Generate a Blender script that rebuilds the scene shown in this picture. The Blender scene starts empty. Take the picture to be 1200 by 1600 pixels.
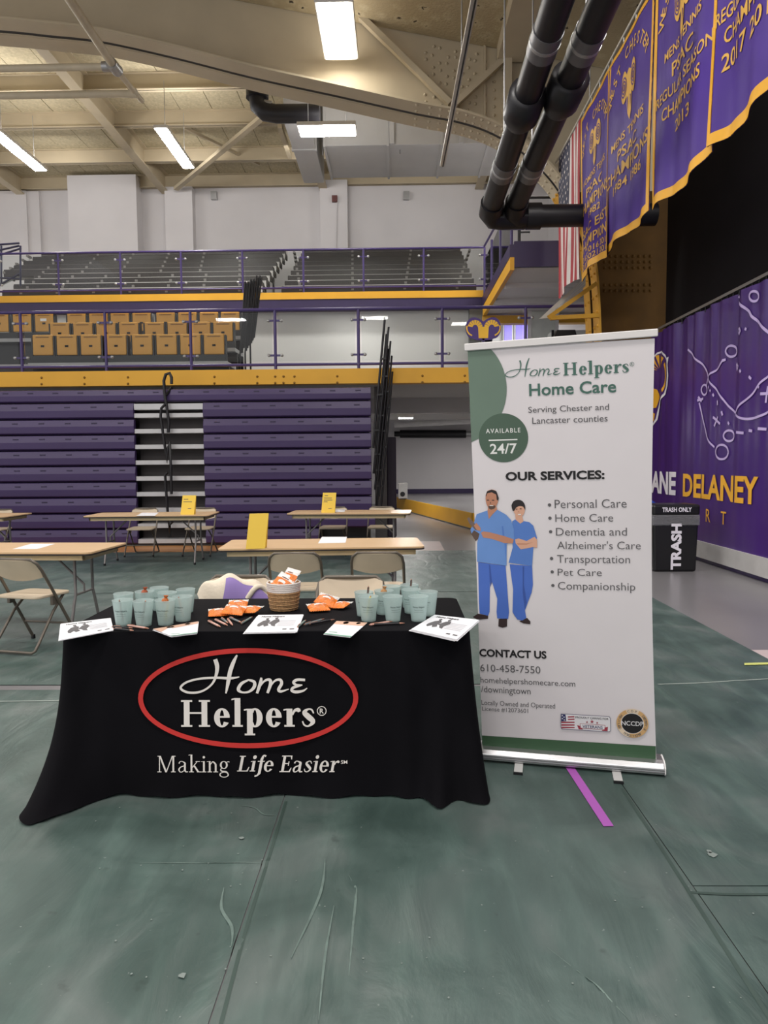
import bpy, math, random
from mathutils import Vector, Matrix
random.seed(7)
S = bpy.context.scene
COL = S.collection
PI = math.pi

# ------------------------------------------------------------------ camera
S.cycles.max_bounces = 6; S.cycles.diffuse_bounces = 3; S.cycles.glossy_bounces = 3; S.cycles.transmission_bounces = 4; S.cycles.transparent_max_bounces = 16
F_PX = 1600 * 25 / 36
CAM = Vector((0, 0, 1.5))
RM = Matrix.Rotation(math.radians(1.03), 3, 'Z') @ Matrix.Rotation(PI / 2 - math.radians(4.05), 3, 'X') @ Matrix.Rotation(math.radians(-0.45), 3, 'Z')
cd = bpy.data.cameras.new('camera')
cd.sensor_fit = 'VERTICAL'; cd.sensor_height = 36; cd.sensor_width = 27; cd.lens = 25
cd.clip_start = 0.05; cd.clip_end = 200
cam = bpy.data.objects.new('camera', cd)
cam.matrix_world = Matrix.Translation(CAM) @ RM.to_4x4()
COL.objects.link(cam); S.camera = cam

# ------------------------------------------------------------------ light and exposure
S.view_settings.view_transform = 'Standard'
S.view_settings.look = 'None'
S.view_settings.gamma = 1
S.view_settings.use_curve_mapping = False
S.view_settings.exposure = 0.22
world = bpy.data.worlds.new('world'); S.world = world
world.use_nodes = True
bg = world.node_tree.nodes['Background']
bg.inputs[0].default_value = (1.0, 0.98, 1.0, 1); bg.inputs[1].default_value = 0.85

def area(name, loc, sx, sy, power, col=(1, .965, .93), tilt=0):
    l = bpy.data.lights.new(name, 'AREA'); l.shape = 'RECTANGLE'; l.size = sx; l.size_y = sy
    l.energy = power; l.color = col
    o = bpy.data.objects.new(name, l); o.location = loc; o.rotation_euler = (math.radians(tilt), 0, 0)
    COL.objects.link(o); return o
# high-bay lamps of the hall that hang above and behind the photographer
for x in (-7.5, -1.0, 3.2):
    for y in (-6.0, 0.5, 6.5):
        area('high_bay_lamp', (x, y, 8.0 if x < 3 else 7.7), 1.3, 0.7, 165)
area('side_hall_lamp', (-13.5, 3, 8.4), 1.3, .7, 200)

# ------------------------------------------------------------------ pixel rays -> places in the hall
def ray(x, y): return RM @ Vector(((x - 600) / F_PX, -(y - 800) / F_PX, -1))
def atY(x, y, Y): d = ray(x, y); return CAM + d * ((Y - CAM.y) / d.y)
def atZ(x, y, Z): d = ray(x, y); return CAM + d * ((Z - CAM.z) / d.z)
def atX(x, y, X): d = ray(x, y); return CAM + d * ((X - CAM.x) / d.x)

# ------------------------------------------------------------------ materials
def lin(c):
    c = c / 255.0
    return c / 12.92 if c <= .04045 else ((c + .055) / 1.055) ** 2.4
def rgb(t): return (lin(t[0]), lin(t[1]), lin(t[2]), 1)
MATS = {}
def mat(name, col, rough=.5, metal=0, var=.06, scale=5, bump=0, bscale=60, spec=.5, emit=0, sub=0, stretch=None):
    if name in MATS: return MATS[name]
    m = bpy.data.materials.new(name); m.use_nodes = True
    nt = m.node_tree; b = nt.nodes['Principled BSDF']
    b.inputs['Roughness'].default_value = rough; b.inputs['Metallic'].default_value = metal
    b.inputs['Specular IOR Level'].default_value = spec
    tc = nt.nodes.new('ShaderNodeTexCoord'); src = tc.outputs['Object']
    if stretch:
        mp = nt.nodes.new('ShaderNodeMapping'); mp.inputs['Scale'].default_value = stretch
        nt.links.new(src, mp.inputs[0]); src = mp.outputs[0]
    c = rgb(col)
    n = nt.nodes.new('ShaderNodeTexNoise'); n.inputs['Scale'].default_value = scale; n.inputs['Detail'].default_value = 4
    nt.links.new(src, n.inputs['Vector'])
    r = nt.nodes.new('ShaderNodeValToRGB')
    r.color_ramp.elements[0].position = .3; r.color_ramp.elements[1].position = .7
    r.color_ramp.elements[0].color = tuple(min(1, v * (1 - var)) for v in c[:3]) + (1,)
    r.color_ramp.elements[1].color = tuple(min(1, v * (1 + var)) for v in c[:3]) + (1,)
    nt.links.new(n.outputs[0], r.inputs[0]); nt.links.new(r.outputs[0], b.inputs['Base Color'])
    if bump:
        n2 = nt.nodes.new('ShaderNodeTexNoise'); n2.inputs['Scale'].default_value = bscale; n2.inputs['Detail'].default_value = 3
        nt.links.new(src, n2.inputs['Vector'])
        bp = nt.nodes.new('ShaderNodeBump'); bp.inputs['Strength'].default_value = bump; bp.inputs['Distance'].default_value = .01
        nt.links.new(n2.outputs[0], bp.inputs['Height']); nt.links.new(bp.outputs[0], b.inputs['Normal'])
    if emit:
        b.inputs['Emission Color'].default_value = rgb(col); b.inputs['Emission Strength'].default_value = emit
    if sub:
        b.inputs['Transmission Weight'].default_value = sub
    MATS[name] = m
    return m

def glass_mat():
    m = bpy.data.materials.new('clear_glass'); m.use_nodes = True; nt = m.node_tree
    nt.nodes.remove(nt.nodes['Principled BSDF']); out = nt.nodes['Material Output']
    t = nt.nodes.new('ShaderNodeBsdfTransparent'); t.inputs[0].default_value = (.93, .95, .94, 1)
    g = nt.nodes.new('ShaderNodeBsdfGlossy'); g.inputs['Roughness'].default_value = .02
    lw = nt.nodes.new('ShaderNodeFresnel'); lw.inputs[0].default_value = 1.28
    mx = nt.nodes.new('ShaderNodeMixShader')
    nt.links.new(lw.outputs[0], mx.inputs[0]); nt.links.new(t.outputs[0], mx.inputs[1]); nt.links.new(g.outputs[0], mx.inputs[2])
    nt.links.new(mx.outputs[0], out.inputs[0]); return m
GLASS = glass_mat()

def frost_mat():
    m = bpy.data.materials.new('frosted_plastic'); m.use_nodes = True; nt = m.node_tree
    b = nt.nodes['Principled BSDF']; out = nt.nodes['Material Output']
    b.inputs['Base Color'].default_value = rgb((212, 224, 222)); b.inputs['Roughness'].default_value = .4
    t = nt.nodes.new('ShaderNodeBsdfTransparent'); t.inputs[0].default_value = rgb((234, 243, 242))
    tl = nt.nodes.new('ShaderNodeBsdfTranslucent'); tl.inputs[0].default_value = rgb((220, 232, 230))
    n = nt.nodes.new('ShaderNodeTexNoise'); n.inputs['Scale'].default_value = 30
    r = nt.nodes.new('ShaderNodeMapRange'); r.inputs[3].default_value = .5; r.inputs[4].default_value = .58
    m1 = nt.nodes.new('ShaderNodeMixShader'); m1.inputs[0].default_value = .4
    nt.links.new(b.outputs[0], m1.inputs[1]); nt.links.new(tl.outputs[0], m1.inputs[2])
    m2 = nt.nodes.new('ShaderNodeMixShader')
    nt.links.new(n.outputs[0], r.inputs[0]); nt.links.new(r.outputs[0], m2.inputs[0])
    nt.links.new(m1.outputs[0], m2.inputs[1]); nt.links.new(t.outputs[0], m2.inputs[2])
    nt.links.new(m2.outputs[0], out.inputs[0]); return m
FROST = frost_mat()

def bag_mat():
    m = bpy.data.materials.new('clear_bin_liner'); m.use_nodes = True; nt = m.node_tree
    b = nt.nodes['Principled BSDF']; out = nt.nodes['Material Output']
    b.inputs['Base Color'].default_value = rgb((190, 190, 195)); b.inputs['Roughness'].default_value = .25
    n = nt.nodes.new('ShaderNodeTexNoise'); n.inputs['Scale'].default_value = 18
    bp = nt.nodes.new('ShaderNodeBump'); bp.inputs['Strength'].default_value = 1; bp.inputs['Distance'].default_value = .05
    nt.links.new(n.outputs[0], bp.inputs['Height']); nt.links.new(bp.outputs[0], b.inputs['Normal'])
    t = nt.nodes.new('ShaderNodeBsdfTransparent'); mx = nt.nodes.new('ShaderNodeMixShader'); mx.inputs[0].default_value = .55
    nt.links.new(b.outputs[0], mx.inputs[1]); nt.links.new(t.outputs[0], mx.inputs[2]); nt.links.new(mx.outputs[0], out.inputs[0]); return m
LINER = bag_mat()

def tarp_mat():
    m = bpy.data.materials.new('green_vinyl_tarp'); m.use_nodes = True; nt = m.node_tree; L = nt.links.new
    b = nt.nodes['Principled BSDF']; tc = nt.nodes.new('ShaderNodeTexCoord')
    def noise(sc, det, stretch=None, dist=0):
        n = nt.nodes.new('ShaderNodeTexNoise'); n.inputs['Scale'].default_value = sc; n.inputs['Detail'].default_value = det
        n.inputs['Distortion'].default_value = dist
        if stretch:
            mp = nt.nodes.new('ShaderNodeMapping'); mp.inputs['Scale'].default_value = stretch; mp.inputs['Rotation'].default_value = (0, 0, .5)
            L(tc.outputs['Object'], mp.inputs[0]); L(mp.outputs[0], n.inputs['Vector'])
        else: L(tc.outputs['Object'], n.inputs['Vector'])
        return n
    def ramp(n, stops):
        r = nt.nodes.new('ShaderNodeValToRGB'); e = r.color_ramp.elements
        e[0].position, e[0].color = stops[0][0], rgb(stops[0][1]); e[1].position, e[1].color = stops[-1][0], rgb(stops[-1][1])
        for p, c in stops[1:-1]: q = e.new(p); q.color = rgb(c)
        L(n.outputs[0], r.inputs[0]); return r
    base = ramp(noise(2.0, 12, dist=.8), [(.3, (68, 88, 83)), (.5, (84, 104, 99)), (.72, (108, 119, 116))])
    streak = ramp(noise(9, 12, (1, .2, 1), .5), [(.35, (104, 106, 106)), (.5, (128, 128, 128)), (.75, (190, 188, 186))])
    mx = nt.nodes.new('ShaderNodeMix'); mx.data_type = 'RGBA'; mx.blend_type = 'OVERLAY'; mx.inputs[0].default_value = .42
    L(base.outputs[0], mx.inputs['A']); L(streak.outputs[0], mx.inputs['B'])
    sp = ramp(noise(42, 2), [(.74, (0, 0, 0)), (.80, (150, 150, 150))])
    dk = ramp(noise(9, 3), [(.68, (255, 255, 255)), (.78, (165, 165, 165))])
    m3 = nt.nodes.new('ShaderNodeMix'); m3.data_type = 'RGBA'; m3.blend_type = 'MULTIPLY'; m3.inputs[0].default_value = .8
    L(mx.outputs['Result'], m3.inputs['A']); L(dk.outputs[0], m3.inputs['B'])
    m2 = nt.nodes.new('ShaderNodeMix'); m2.data_type = 'RGBA'; m2.blend_type = 'ADD'; m2.inputs[0].default_value = .35
    L(m3.outputs['Result'], m2.inputs['A']); L(sp.outputs[0], m2.inputs['B'])
    L(m2.outputs['Result'], b.inputs['Base Color'])
    rr = nt.nodes.new('ShaderNodeMapRange'); rr.inputs[3].default_value = .28; rr.inputs[4].default_value = .58
    L(noise(2.2, 5).outputs[0], rr.inputs[0]); L(rr.outputs[0], b.inputs['Roughness'])
    bp = nt.nodes.new('ShaderNodeBump'); bp.inputs['Strength'].default_value = .5; bp.inputs['Distance'].default_value = .03
    L(noise(5, 8, (1, .35, 1), .8).outputs[0], bp.inputs['Height']); L(bp.outputs[0], b.inputs['Normal'])
    return m
TARP = tarp_mat()

def pocked_mat():
    m = bpy.data.materials.new('pocked_acoustic_board'); m.use_nodes = True; nt = m.node_tree; L = nt.links.new
    b = nt.nodes['Principled BSDF']; b.inputs['Roughness'].default_value = .9; tc = nt.nodes.new('ShaderNodeTexCoord')
    v = nt.nodes.new('ShaderNodeTexVoronoi'); v.inputs['Scale'].default_value = 3.8; L(tc.outputs['Object'], v.inputs['Vector'])
    n = nt.nodes.new('ShaderNodeTexNoise'); n.inputs['Scale'].default_value = 22; n.inputs['Detail'].default_value = 4; L(tc.outputs['Object'], n.inputs['Vector'])
    a = nt.nodes.new('ShaderNodeMath'); a.operation = 'MULTIPLY_ADD'; a.inputs[1].default_value = .55; L(n.outputs[0], a.inputs[0]); L(v.outputs['Distance'], a.inputs[2])
    r = nt.nodes.new('ShaderNodeValToRGB'); e = r.color_ramp.elements
    e[0].position = .37; e[0].color = rgb((60, 50, 36)); e[1].position = .43; e[1].color = rgb((186, 172, 140))
    q = e.new(.75); q.color = rgb((172, 156, 124))
    L(a.outputs[0], r.inputs[0]); L(r.outputs[0], b.inputs['Base Color'])
    bp = nt.nodes.new('ShaderNodeBump'); bp.inputs['Strength'].default_value = .6; bp.inputs['Distance'].default_value = .02
    L(n.outputs[0], bp.inputs['Height']); L(bp.outputs[0], b.inputs['Normal']); return m
POCK = pocked_mat()

BLACKCLOTH = mat('black_polyester', (13, 12, 16), .9, var=.15, scale=3, bump=.08, bscale=900, spec=.12)
CREAM = mat('cream_print', (226, 220, 214), .8)
RED = mat('red_print', (200, 48, 44), .8)
PURPLE_BOARD = mat('purple_plastic', (62, 47, 90), .42, var=.10, scale=2, stretch=(.3, 3, 3))
PURPLE_PAINT = mat('purple_paint', (48, 35, 76), .45)
PURPLE_RAIL = mat('purple_rail_paint', (60, 46, 100), .35)
YELLOW_BEAM = mat('gold_paint', (220, 164, 40), .5, var=.05, scale=1.5)
YELLOW_SEAT = mat('gold_seat_plastic', (196, 142, 52), .45, var=.05, scale=3)
YELLOW_STEEL = mat('ochre_steel', (206, 152, 40), .5, var=.12, scale=3)
SHADED_WEB = mat('ochre_steel_web_shaded', (76, 52, 15), .7, var=.15, scale=3, spec=.2)  # ochre steel of the column web, its shade darkened into the colour
WHITEWALL = mat('white_wall_paint', (214, 211, 212), .7, var=.04, scale=.7)
GREYWALL = mat('grey_wall_paint', (196, 194, 192), .7, var=.05, scale=.6)
CEILTAN = mat('tan_steel_paint', (190, 176, 149), .6, var=.07, scale=1.2)
DECK = mat('tan_fibre_board', (188, 176, 146), .95, var=.16, scale=14, bump=.5, bscale=40)
BLACKWALL = mat('black_wall_paint', (20, 17, 20), .8, var=.15, scale=2, spec=.2)
BLACKPIPE = mat('black_insulation', (24, 23, 27), .42, var=.1)
STEEL = mat('brushed_aluminium', (196, 196, 198), .3, metal=.9, var=.05, scale=4, stretch=(1, 30, 30))
GALV = mat('galvanised_steel', (176, 176, 176), .4, metal=.7)
BLACKMET = mat('black_metal', (26, 25, 28), .4, metal=.2)
DARKPLANK = mat('dark_bench_plastic', (48, 43, 44), .45, var=.08)
WOODTOP = mat('tan_laminate', (214, 180, 138), .35, var=.05, scale=4, stretch=(1, 8, 1))
APRON = mat('cream_apron', (216, 194, 152), .6)
DARKEDGE = mat('dark_edge_band', (40, 34, 32), .5)
TUBE_GREY = mat('grey_leg_paint', (128, 124, 122), .4, metal=.3)
TUBE_BRONZE = mat('bronze_tube_paint', (104, 96, 86), .4, metal=.3)
CHAIRBEIGE = mat('beige_chair_enamel', (204, 187, 162), .45)
PAPER = mat('white_paper', (232, 232, 236), .7, var=.02)
YCARD = mat('yellow_card', (246, 208, 82), .65, var=.02)
INK = mat('black_print', (24, 22, 24), .7)
GREYINK = mat('grey_print', (92, 90, 92), .7)
LAMP = mat('lamp_diffuser', (255, 252, 246), .5, emit=60)
LAMPW = mat('lamp_diffuser_soft', (255, 250, 240), .5, emit=16)
LAMPBOX = mat('lamp_housing_white', (220, 216, 208), .5)
WHITEPLASTIC = mat('white_plastic', (226, 224, 224), .4)
CONCRETE = mat('grey_resin_floor', (124, 122, 124), .28, var=.06, scale=1.2)
WOODFLOOR = mat('maple_floor', (196, 138, 84), .35, var=.1, scale=3, stretch=(.4, 6, 1))

# ------------------------------------------------------------------ mesh helpers
def V(*a): return Vector(a)
class MB:
    def __init__(s): s.v = []; s.f = []; s.m = []; s.sm = []
    def add(s, vs, fs, mi=0, smooth=False):
        b = len(s.v); s.v += [tuple(p) for p in vs]
        for f in fs: s.f.append([b + i for i in f]); s.m.append(mi); s.sm.append(smooth)
        return s
    def box(s, x0, x1, y0, y1, z0, z1, mi=0, M=None):
        vs = [V(x, y, z) for z in (z0, z1) for y in (y0, y1) for x in (x0, x1)]
        if M: vs = [M @ p for p in vs]
        return s.add(vs, [(0, 2, 3, 1), (4, 5, 7, 6), (0, 1, 5, 4), (2, 6, 7, 3), (0, 4, 6, 2), (1, 3, 7, 5)], mi)
    def tube(s, pts, r, n=8, mi=0, caps=True, smooth=True, closed=False):
        P = [Vector(p) for p in pts]; k = len(P); rs = r if isinstance(r, (list, tuple)) else [r] * k
        vs = []; prev = None
        for i in range(k):
            if closed: t = P[(i + 1) % k] - P[i - 1]
            else: t = P[min(i + 1, k - 1)] - P[max(i - 1, 0)]
            t.normalize()
            if prev is None:
                a = V(0, 0, 1) if abs(t.z) < .9 else V(0, 1, 0)
                u = t.cross(a).normalized()
            else:
                u = (prev - t * prev.dot(t)).normalized()
            prev = u; w = t.cross(u)
            for j in range(n):
                a = 2 * PI * j / n; vs.append(P[i] + (u * math.cos(a) + w * math.sin(a)) * rs[i])
        fs = []
        for i in range(k if closed else k - 1):
            for j in range(n):
                a = i * n + j; b = i * n + (j + 1) % n; c = ((i + 1) % k) * n
                fs.append((a, b, c + (j + 1) % n, c + j))
        s.add(vs, fs, mi, smooth)
        if caps and not closed:
            s.add([vs[j] for j in range(n)], [tuple(range(n))[::-1]], mi)
            s.add([vs[(k - 1) * n + j] for j in range(n)], [tuple(range(n))], mi)
        return s
    def lathe(s, prof, n=20, c=(0, 0, 0), mi=0, smooth=True, a0=0):
        vs = []
        for r, z in prof:
            for j in range(n):
                a = a0 + 2 * PI * j / n; vs.append((c[0] + r * math.cos(a), c[1] + r * math.sin(a), c[2] + z))
        fs = []
        for i in range(len(prof) - 1):
            for j in range(n):
                fs.append((i * n + j, i * n + (j + 1) % n, (i + 1) * n + (j + 1) % n, (i + 1) * n + j))
        return s.add(vs, fs, mi, smooth)
    def grid(s, fn, nu, nv, mi=0, smooth=True):
        vs = [fn(i / nu, j / nv) for j in range(nv + 1) for i in range(nu + 1)]
        fs = [(j * (nu + 1) + i, j * (nu + 1) + i + 1, (j + 1) * (nu + 1) + i + 1, (j + 1) * (nu + 1) + i) for j in range(nv) for i in range(nu)]
        return s.add(vs, fs, mi, smooth)
    def prism(s, poly, fr, d, mi=0):
        """poly in the frame's plane, thickness d along its normal"""
        o, u, v, n = fr; k = len(poly)
        a = [o + u * x + v * y for x, y in poly]; b = [p + n * d for p in a]
        return s.add(a + b, [tuple(range(k))[::-1], tuple(range(k, 2 * k))] + [(i, (i + 1) % k, k + (i + 1) % k, k + i) for i in range(k)], mi)
    def flat(s, polys, fr, lift=0, mi=0):
        o, u, v, n = fr
        for k, p in enumerate(polys): s.add([o + u * x + v * y + n * (lift + 1.2e-5 * (k % 60)) for x, y in p], [tuple(range(len(p)))], mi)
        return s
    def beam(s, a, b, w, h, mi=0, up=(0, 0, 1)):
        a, b = Vector(a), Vector(b); t = (b - a).normalized(); x = t.cross(Vector(up)).normalized(); z = x.cross(t)
        vs = [p + x * sx * w / 2 + z * sz * h / 2 for p in (a, b) for sz in (-1, 1) for sx in (-1, 1)]
        return s.add(vs, [(0, 1, 3, 2), (4, 6, 7, 5), (0, 4, 5, 1), (2, 3, 7, 6), (0, 2, 6, 4), (1, 5, 7, 3)], mi)
    def build(s, name, mats, parent=None, bevel=0, seg=1):
        me = bpy.data.meshes.new(name); me.from_pydata(s.v, [], s.f)
        if not isinstance(mats, (list, tuple)): mats = [mats]
        for m in mats: me.materials.append(m)
        me.polygons.foreach_set('material_index', s.m); me.polygons.foreach_set('use_smooth', s.sm); me.update()
        o = bpy.data.objects.new(name, me); COL.objects.link(o)
        if parent is not None:
            o.parent = parent; o.matrix_parent_inverse = parent.matrix_basis.inverted()
        if bevel:
            b = o.modifiers.new('bevel', 'BEVEL'); b.width = bevel; b.segments = seg; b.limit_method = 'ANGLE'
        return o
def like(src, name, parent, loc=None):
    """another piece that shares its mesh"""
    o = src.copy(); o.name = name; COL.objects.link(o); o.parent = parent
    if loc is not None: o.location = loc
    return o
def tag(o, label=None, cat=None, group=None, kind=None):
    if label: o['label'] = label
    if cat: o['category'] = cat
    if group: o['group'] = group
    if kind: o['kind'] = kind
    return o
def thing(name, loc, label, cat, group=None, rz=0):
    o = bpy.data.objects.new(name, None); o.empty_display_size = .1
    o.location = loc; o.rotation_euler = (0, 0, rz); COL.objects.link(o)
    o.matrix_basis = Matrix.Translation(Vector(loc)) @ Matrix.Rotation(rz, 4, 'Z')
    return tag(o, label, cat, group)
def struct(o): o['kind'] = 'structure'; return o
def copy_tree(o, parent=None):
    c = o.copy(); COL.objects.link(c)
    if parent is not None: c.parent = parent
    for ch in [q for q in bpy.data.objects if q.parent == o]: copy_tree(ch, c)
    return c

# ------------------------------------------------------------------ lettering
TXT = {}
def text2d(body, bold=0.0, spacing=1.0, shear=0.0):
    key = (body, bold, spacing, shear)
    if key in TXT: return TXT[key]
    cu = bpy.data.curves.new('lettering', 'FONT'); cu.body = body; cu.size = 1; cu.offset = bold; cu.space_character = spacing
    cu.shear = shear; cu.resolution_u = 3; cu.fill_mode = 'FRONT'; cu.dimensions = '2D'
    ob = bpy.data.objects.new('lettering', cu)
    me = bpy.data.meshes.new_from_object(ob)
    vs = [(p.co.x, p.co.y) for p in me.vertices]; fs = [tuple(p.vertices) for p in me.polygons]
    polys = [[vs[i] for i in f] for f in fs]
    bpy.data.objects.remove(ob); bpy.data.curves.remove(cu); bpy.data.meshes.remove(me)
    TXT[key] = polys
    return polys
def resample(pts, n=6):
    """smooth a list of (x, y, width)"""
    out = []; k = len(pts)
    for i in range(k - 1):
        p0, p1, p2, p3 = pts[max(i - 1, 0)], pts[i], pts[i + 1], pts[min(i + 2, k - 1)]
        for j in range(n):
            t = j / n
            out.append(tuple(.5 * (2 * b + (c - a) * t + (2 * a - 5 * b + 4 * c - d) * t * t + (3 * b - a - 3 * c + d) * t ** 3) for a, b, c, d in zip(p0, p1, p2, p3)))
    out.append(tuple(pts[-1])); return out
def stroke(pts, n=6, smooth=True):
    P = resample(pts, n) if smooth else pts
    L = []; R = []
    for i, (x, y, w) in enumerate(P):
        a = P[max(i - 1, 0)]; b = P[min(i + 1, len(P) - 1)]
        dx, dy = b[0] - a[0], b[1] - a[1]; l = math.hypot(dx, dy) or 1
        nx, ny = -dy / l * w / 2, dx / l * w / 2
        L.append((x + nx, y + ny)); R.append((x - nx, y - ny))
    return [[L[i], R[i], R[i + 1], L[i + 1]] for i in range(len(P) - 1)]
def ell(cx, cy, rx, ry, n=32, a0=0, a1=2 * PI): return [(cx + rx * math.cos(a0 + (a1 - a0) * i / n), cy + ry * math.sin(a0 + (a1 - a0) * i / n)) for i in range(n + (0 if abs(a1 - a0 - 2 * PI) < 1e-6 else 1))]
def ring(cx, cy, rx, ry, t, h, a0=0, a1=2 * PI, n=24):
    o = [(cx + rx * math.cos(a0 + (a1 - a0) * i / n), cy + ry * math.sin(a0 + (a1 - a0) * i / n)) for i in range(n + 1)]
    q = [(cx + (rx - t) * math.cos(a0 + (a1 - a0) * i / n), cy + (ry - h) * math.sin(a0 + (a1 - a0) * i / n)) for i in range(n + 1)]
    return [[o[i], o[i + 1], q[i + 1], q[i]] for i in range(n)]
def rect(x0, y0, x1, y1): return [(x0, y0), (x1, y0), (x1, y1), (x0, y1)]
def para(x0, y0, x1, y1, w): return [(x0, y0), (x0 + w, y0), (x1 + w, y1), (x1, y1)]
def serif_glyph(c, t, h):
    X, CAP, ASC = .46, .68, .73
    def foot(x, y, l=.07, top=False): return rect(x - l, y - (h if top else 0), x + t + l, y + (0 if top else h))
    def head(x, y, l=.08): return [(x - l, y - h * 1.2), (x + t, y - h * .2), (x + t, y), (x, y), (x - l, y - h * .4)]
    if c == 'H':
        return [rect(.1, 0, .1 + t, CAP), rect(.56, 0, .56 + t, CAP), rect(.1, .33, .6, .33 + h), foot(.1, 0), foot(.56, 0), foot(.1, CAP, top=True), foot(.56, CAP, top=True)], .70 + t
    if c == 'e':
        return ring(.24, .23, .205, .245, t, h * 1.1, .12, 2 * PI - .55) + [rect(.05, .23, .44, .23 + h)], .48
    if c == 'l': return [rect(.09, 0, .09 + t, ASC), foot(.09, 0, .06), head(.09, ASC)], .17 + t
    if c == 'p':
        return [rect(.09, -.22, .09 + t, X), foot(.09, -.22, .06), head(.09, X)] + ring(.25 + t * .3, .23, .2, .245, t, h, -2.5, 2.5), .50 + t * .3
    if c == 'r':
        return [rect(.09, 0, .09 + t, X), foot(.09, 0, .06), head(.09, X)] + stroke([(.09 + t, .30, h), (.15 + t, .41, h * 1.4), (.24 + t, .43, h * 2.2), (.27 + t, .38, h * 1.8)]), .30 + t
    if c == 's':
        return stroke([(.34, .34, h * .8), (.29, .43, h), (.2, .445, h), (.10, .36, t * .75), (.2, .255, t * .95), (.32, .13, t * .8), (.21, .02, h), (.1, .04, h), (.05, .14, h * .8)]), .40
    if c == 'M':
        return [rect(.1, 0, .1 + h * 1.3, CAP), rect(.66, 0, .66 + t, CAP), para(.36, 0, .1, CAP, t), para(.38, 0, .64, CAP, h * 1.4), rect(.03, 0, .2, h), rect(.6, 0, .72 + t, h), rect(.04, CAP - h, .16, CAP), rect(.64, CAP - h, .72 + t, CAP)], .78 + t
    if c == 'a':
        return [rect(.29, .04, .29 + t, .34)] + stroke([(.08, .36, h * 1.8), (.13, .44, h), (.22, .445, h), (.29 + t * .5, .38, t * .8), (.29 + t * .5, .3, t)]) + stroke([(.31, .27, h), (.15, .21, h * 1.4), (.05 + t * .4, .11, t * .8), (.13, .015, h * 1.1), (.22, .02, h), (.31, .09, h)]) + stroke([(.29 + t * .5, .1, t), (.31 + t * .7, .02, h * 1.5), (.38 + t, .02, h)]), .40 + t
    if c == 'k':
        return [rect(.09, 0, .09 + t, ASC), foot(.09, 0, .06), head(.09, ASC), para(.14, .19, .36, X, h * 1.4), para(.38, 0, .2, .27, t * 1.1), rect(.3, X - h, .48, X), rect(.36, 0, .54, h)], .52
    if c == 'i': return [rect(.09, 0, .09 + t, X), foot(.09, 0, .06), head(.09, X), ell(.09 + t / 2, .62, t * .68, t * .68, 14)], .17 + t
    if c == 'n':
        return [rect(.09, 0, .09 + t, X), foot(.09, 0, .06), head(.09, X), rect(.34, 0, .34 + t, .33), foot(.34, 0, .06)] + stroke([(.09 + t, .33, h), (.17 + t, .43, h * 1.3), (.29, .42, t * .7), (.34 + t / 2, .33, t)]), .43 + t
    if c == 'g':
        return ring(.21, .30, .165, .165, t, h) + ring(.22, -.1, .2, .115, t * .7, h) + stroke([(.11, .17, h), (.08, .09, h * 1.6), (.15, .04, h * 2), (.30, .02, h * 2), (.38, -.04, h * 1.6)]) + stroke([(.32, .39, h), (.38, .44, h), (.44, .42, h * 1.6)]), .46
    if c == 'L': return [rect(.1, 0, .1 + t, CAP), foot(.1, CAP, top=True), rect(.03, 0, .5, h), [(.5, 0), (.54, .2), (.51, .2), (.44, h)]], .55
    if c == 'E': return [rect(.1, 0, .1 + t, CAP), rect(.03, 0, .5, h), rect(.03, CAP - h, .49, CAP), rect(.1, .33, .38, .33 + h), rect(.36, .26, .36 + h, .44), [(.5, 0), (.54, .18), (.51, .18), (.44, h)], [(.49, CAP), (.5, .52), (.47, .52), (.42, CAP - h)]], .56
    if c == 'f': return [rect(.12, -.1, .12 + t, .56), rect(.02, X - h, .32, X)] + stroke([(.12 + t / 2, .5, t), (.15 + t / 2, .64, t * .8), (.25, .7, h * 1.3), (.34, .66, h * 2)]) + stroke([(.12 + t / 2, -.08, t), (.08, -.19, h * 1.4), (.0, -.19, h * 2)]), .30
    return [], .22
def serif2d(body, t=.085, h=.034, shear=0.0, track=0.0):
    out = []; x = 0
    for c in body:
        ps, adv = serif_glyph(c, t, h)
        for p in ps: out.append([(x + a + shear * b, b) for a, b in p])
        x += adv + track
    return out
HOME_STROKES = [
    [(308, 88, 30), (322, 140, 30), (315, 200, 22), (290, 260, 15), (240, 305, 14), (180, 328, 16), (110, 328, 17), (62, 305, 17), (65, 280, 16), (110, 250, 15), (200, 228, 15), (320, 222, 17), (420, 226, 18), (482, 216, 7)],
    [(466, 58, 12), (440, 110, 26), (415, 180, 30), (400, 260, 26), (384, 336, 10)],
    [(548, 238, 12), (497, 265, 22), (474, 308, 24), (503, 328, 14), (552, 323, 16), (588, 290, 24), (588, 252, 22), (545, 238, 12)],
    [(640, 222, 14), (634, 260, 24), (608, 336, 18)],
    [(622, 300, 6), (662, 247, 14), (700, 238, 22), (706, 270, 24), (684, 334, 18)],
    [(698, 300, 6), (735, 247, 14), (775, 238, 20), (786, 265, 22), (764, 308, 22), (782, 322, 18), (838, 305, 6)],
    [(955, 240, 18), (900, 238, 20), (872, 255, 20), (888, 274, 16), (935, 277, 10)],
    [(925, 280, 10), (872, 294, 20), (858, 316, 18), (890, 326, 22), (940, 318, 15), (970, 298, 6)]]
def home2d(thin=1.0):
    out = []
    for s in HOME_STROKES: out += stroke([(x, 336 - y, w * thin) for x, y, w in s], 5)
    return out
def bounds(polys):
    xs = [p[0] for q in polys for p in q]; ys = [p[1] for q in polys for p in q]
    return min(xs), max(xs), min(ys), max(ys)
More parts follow.
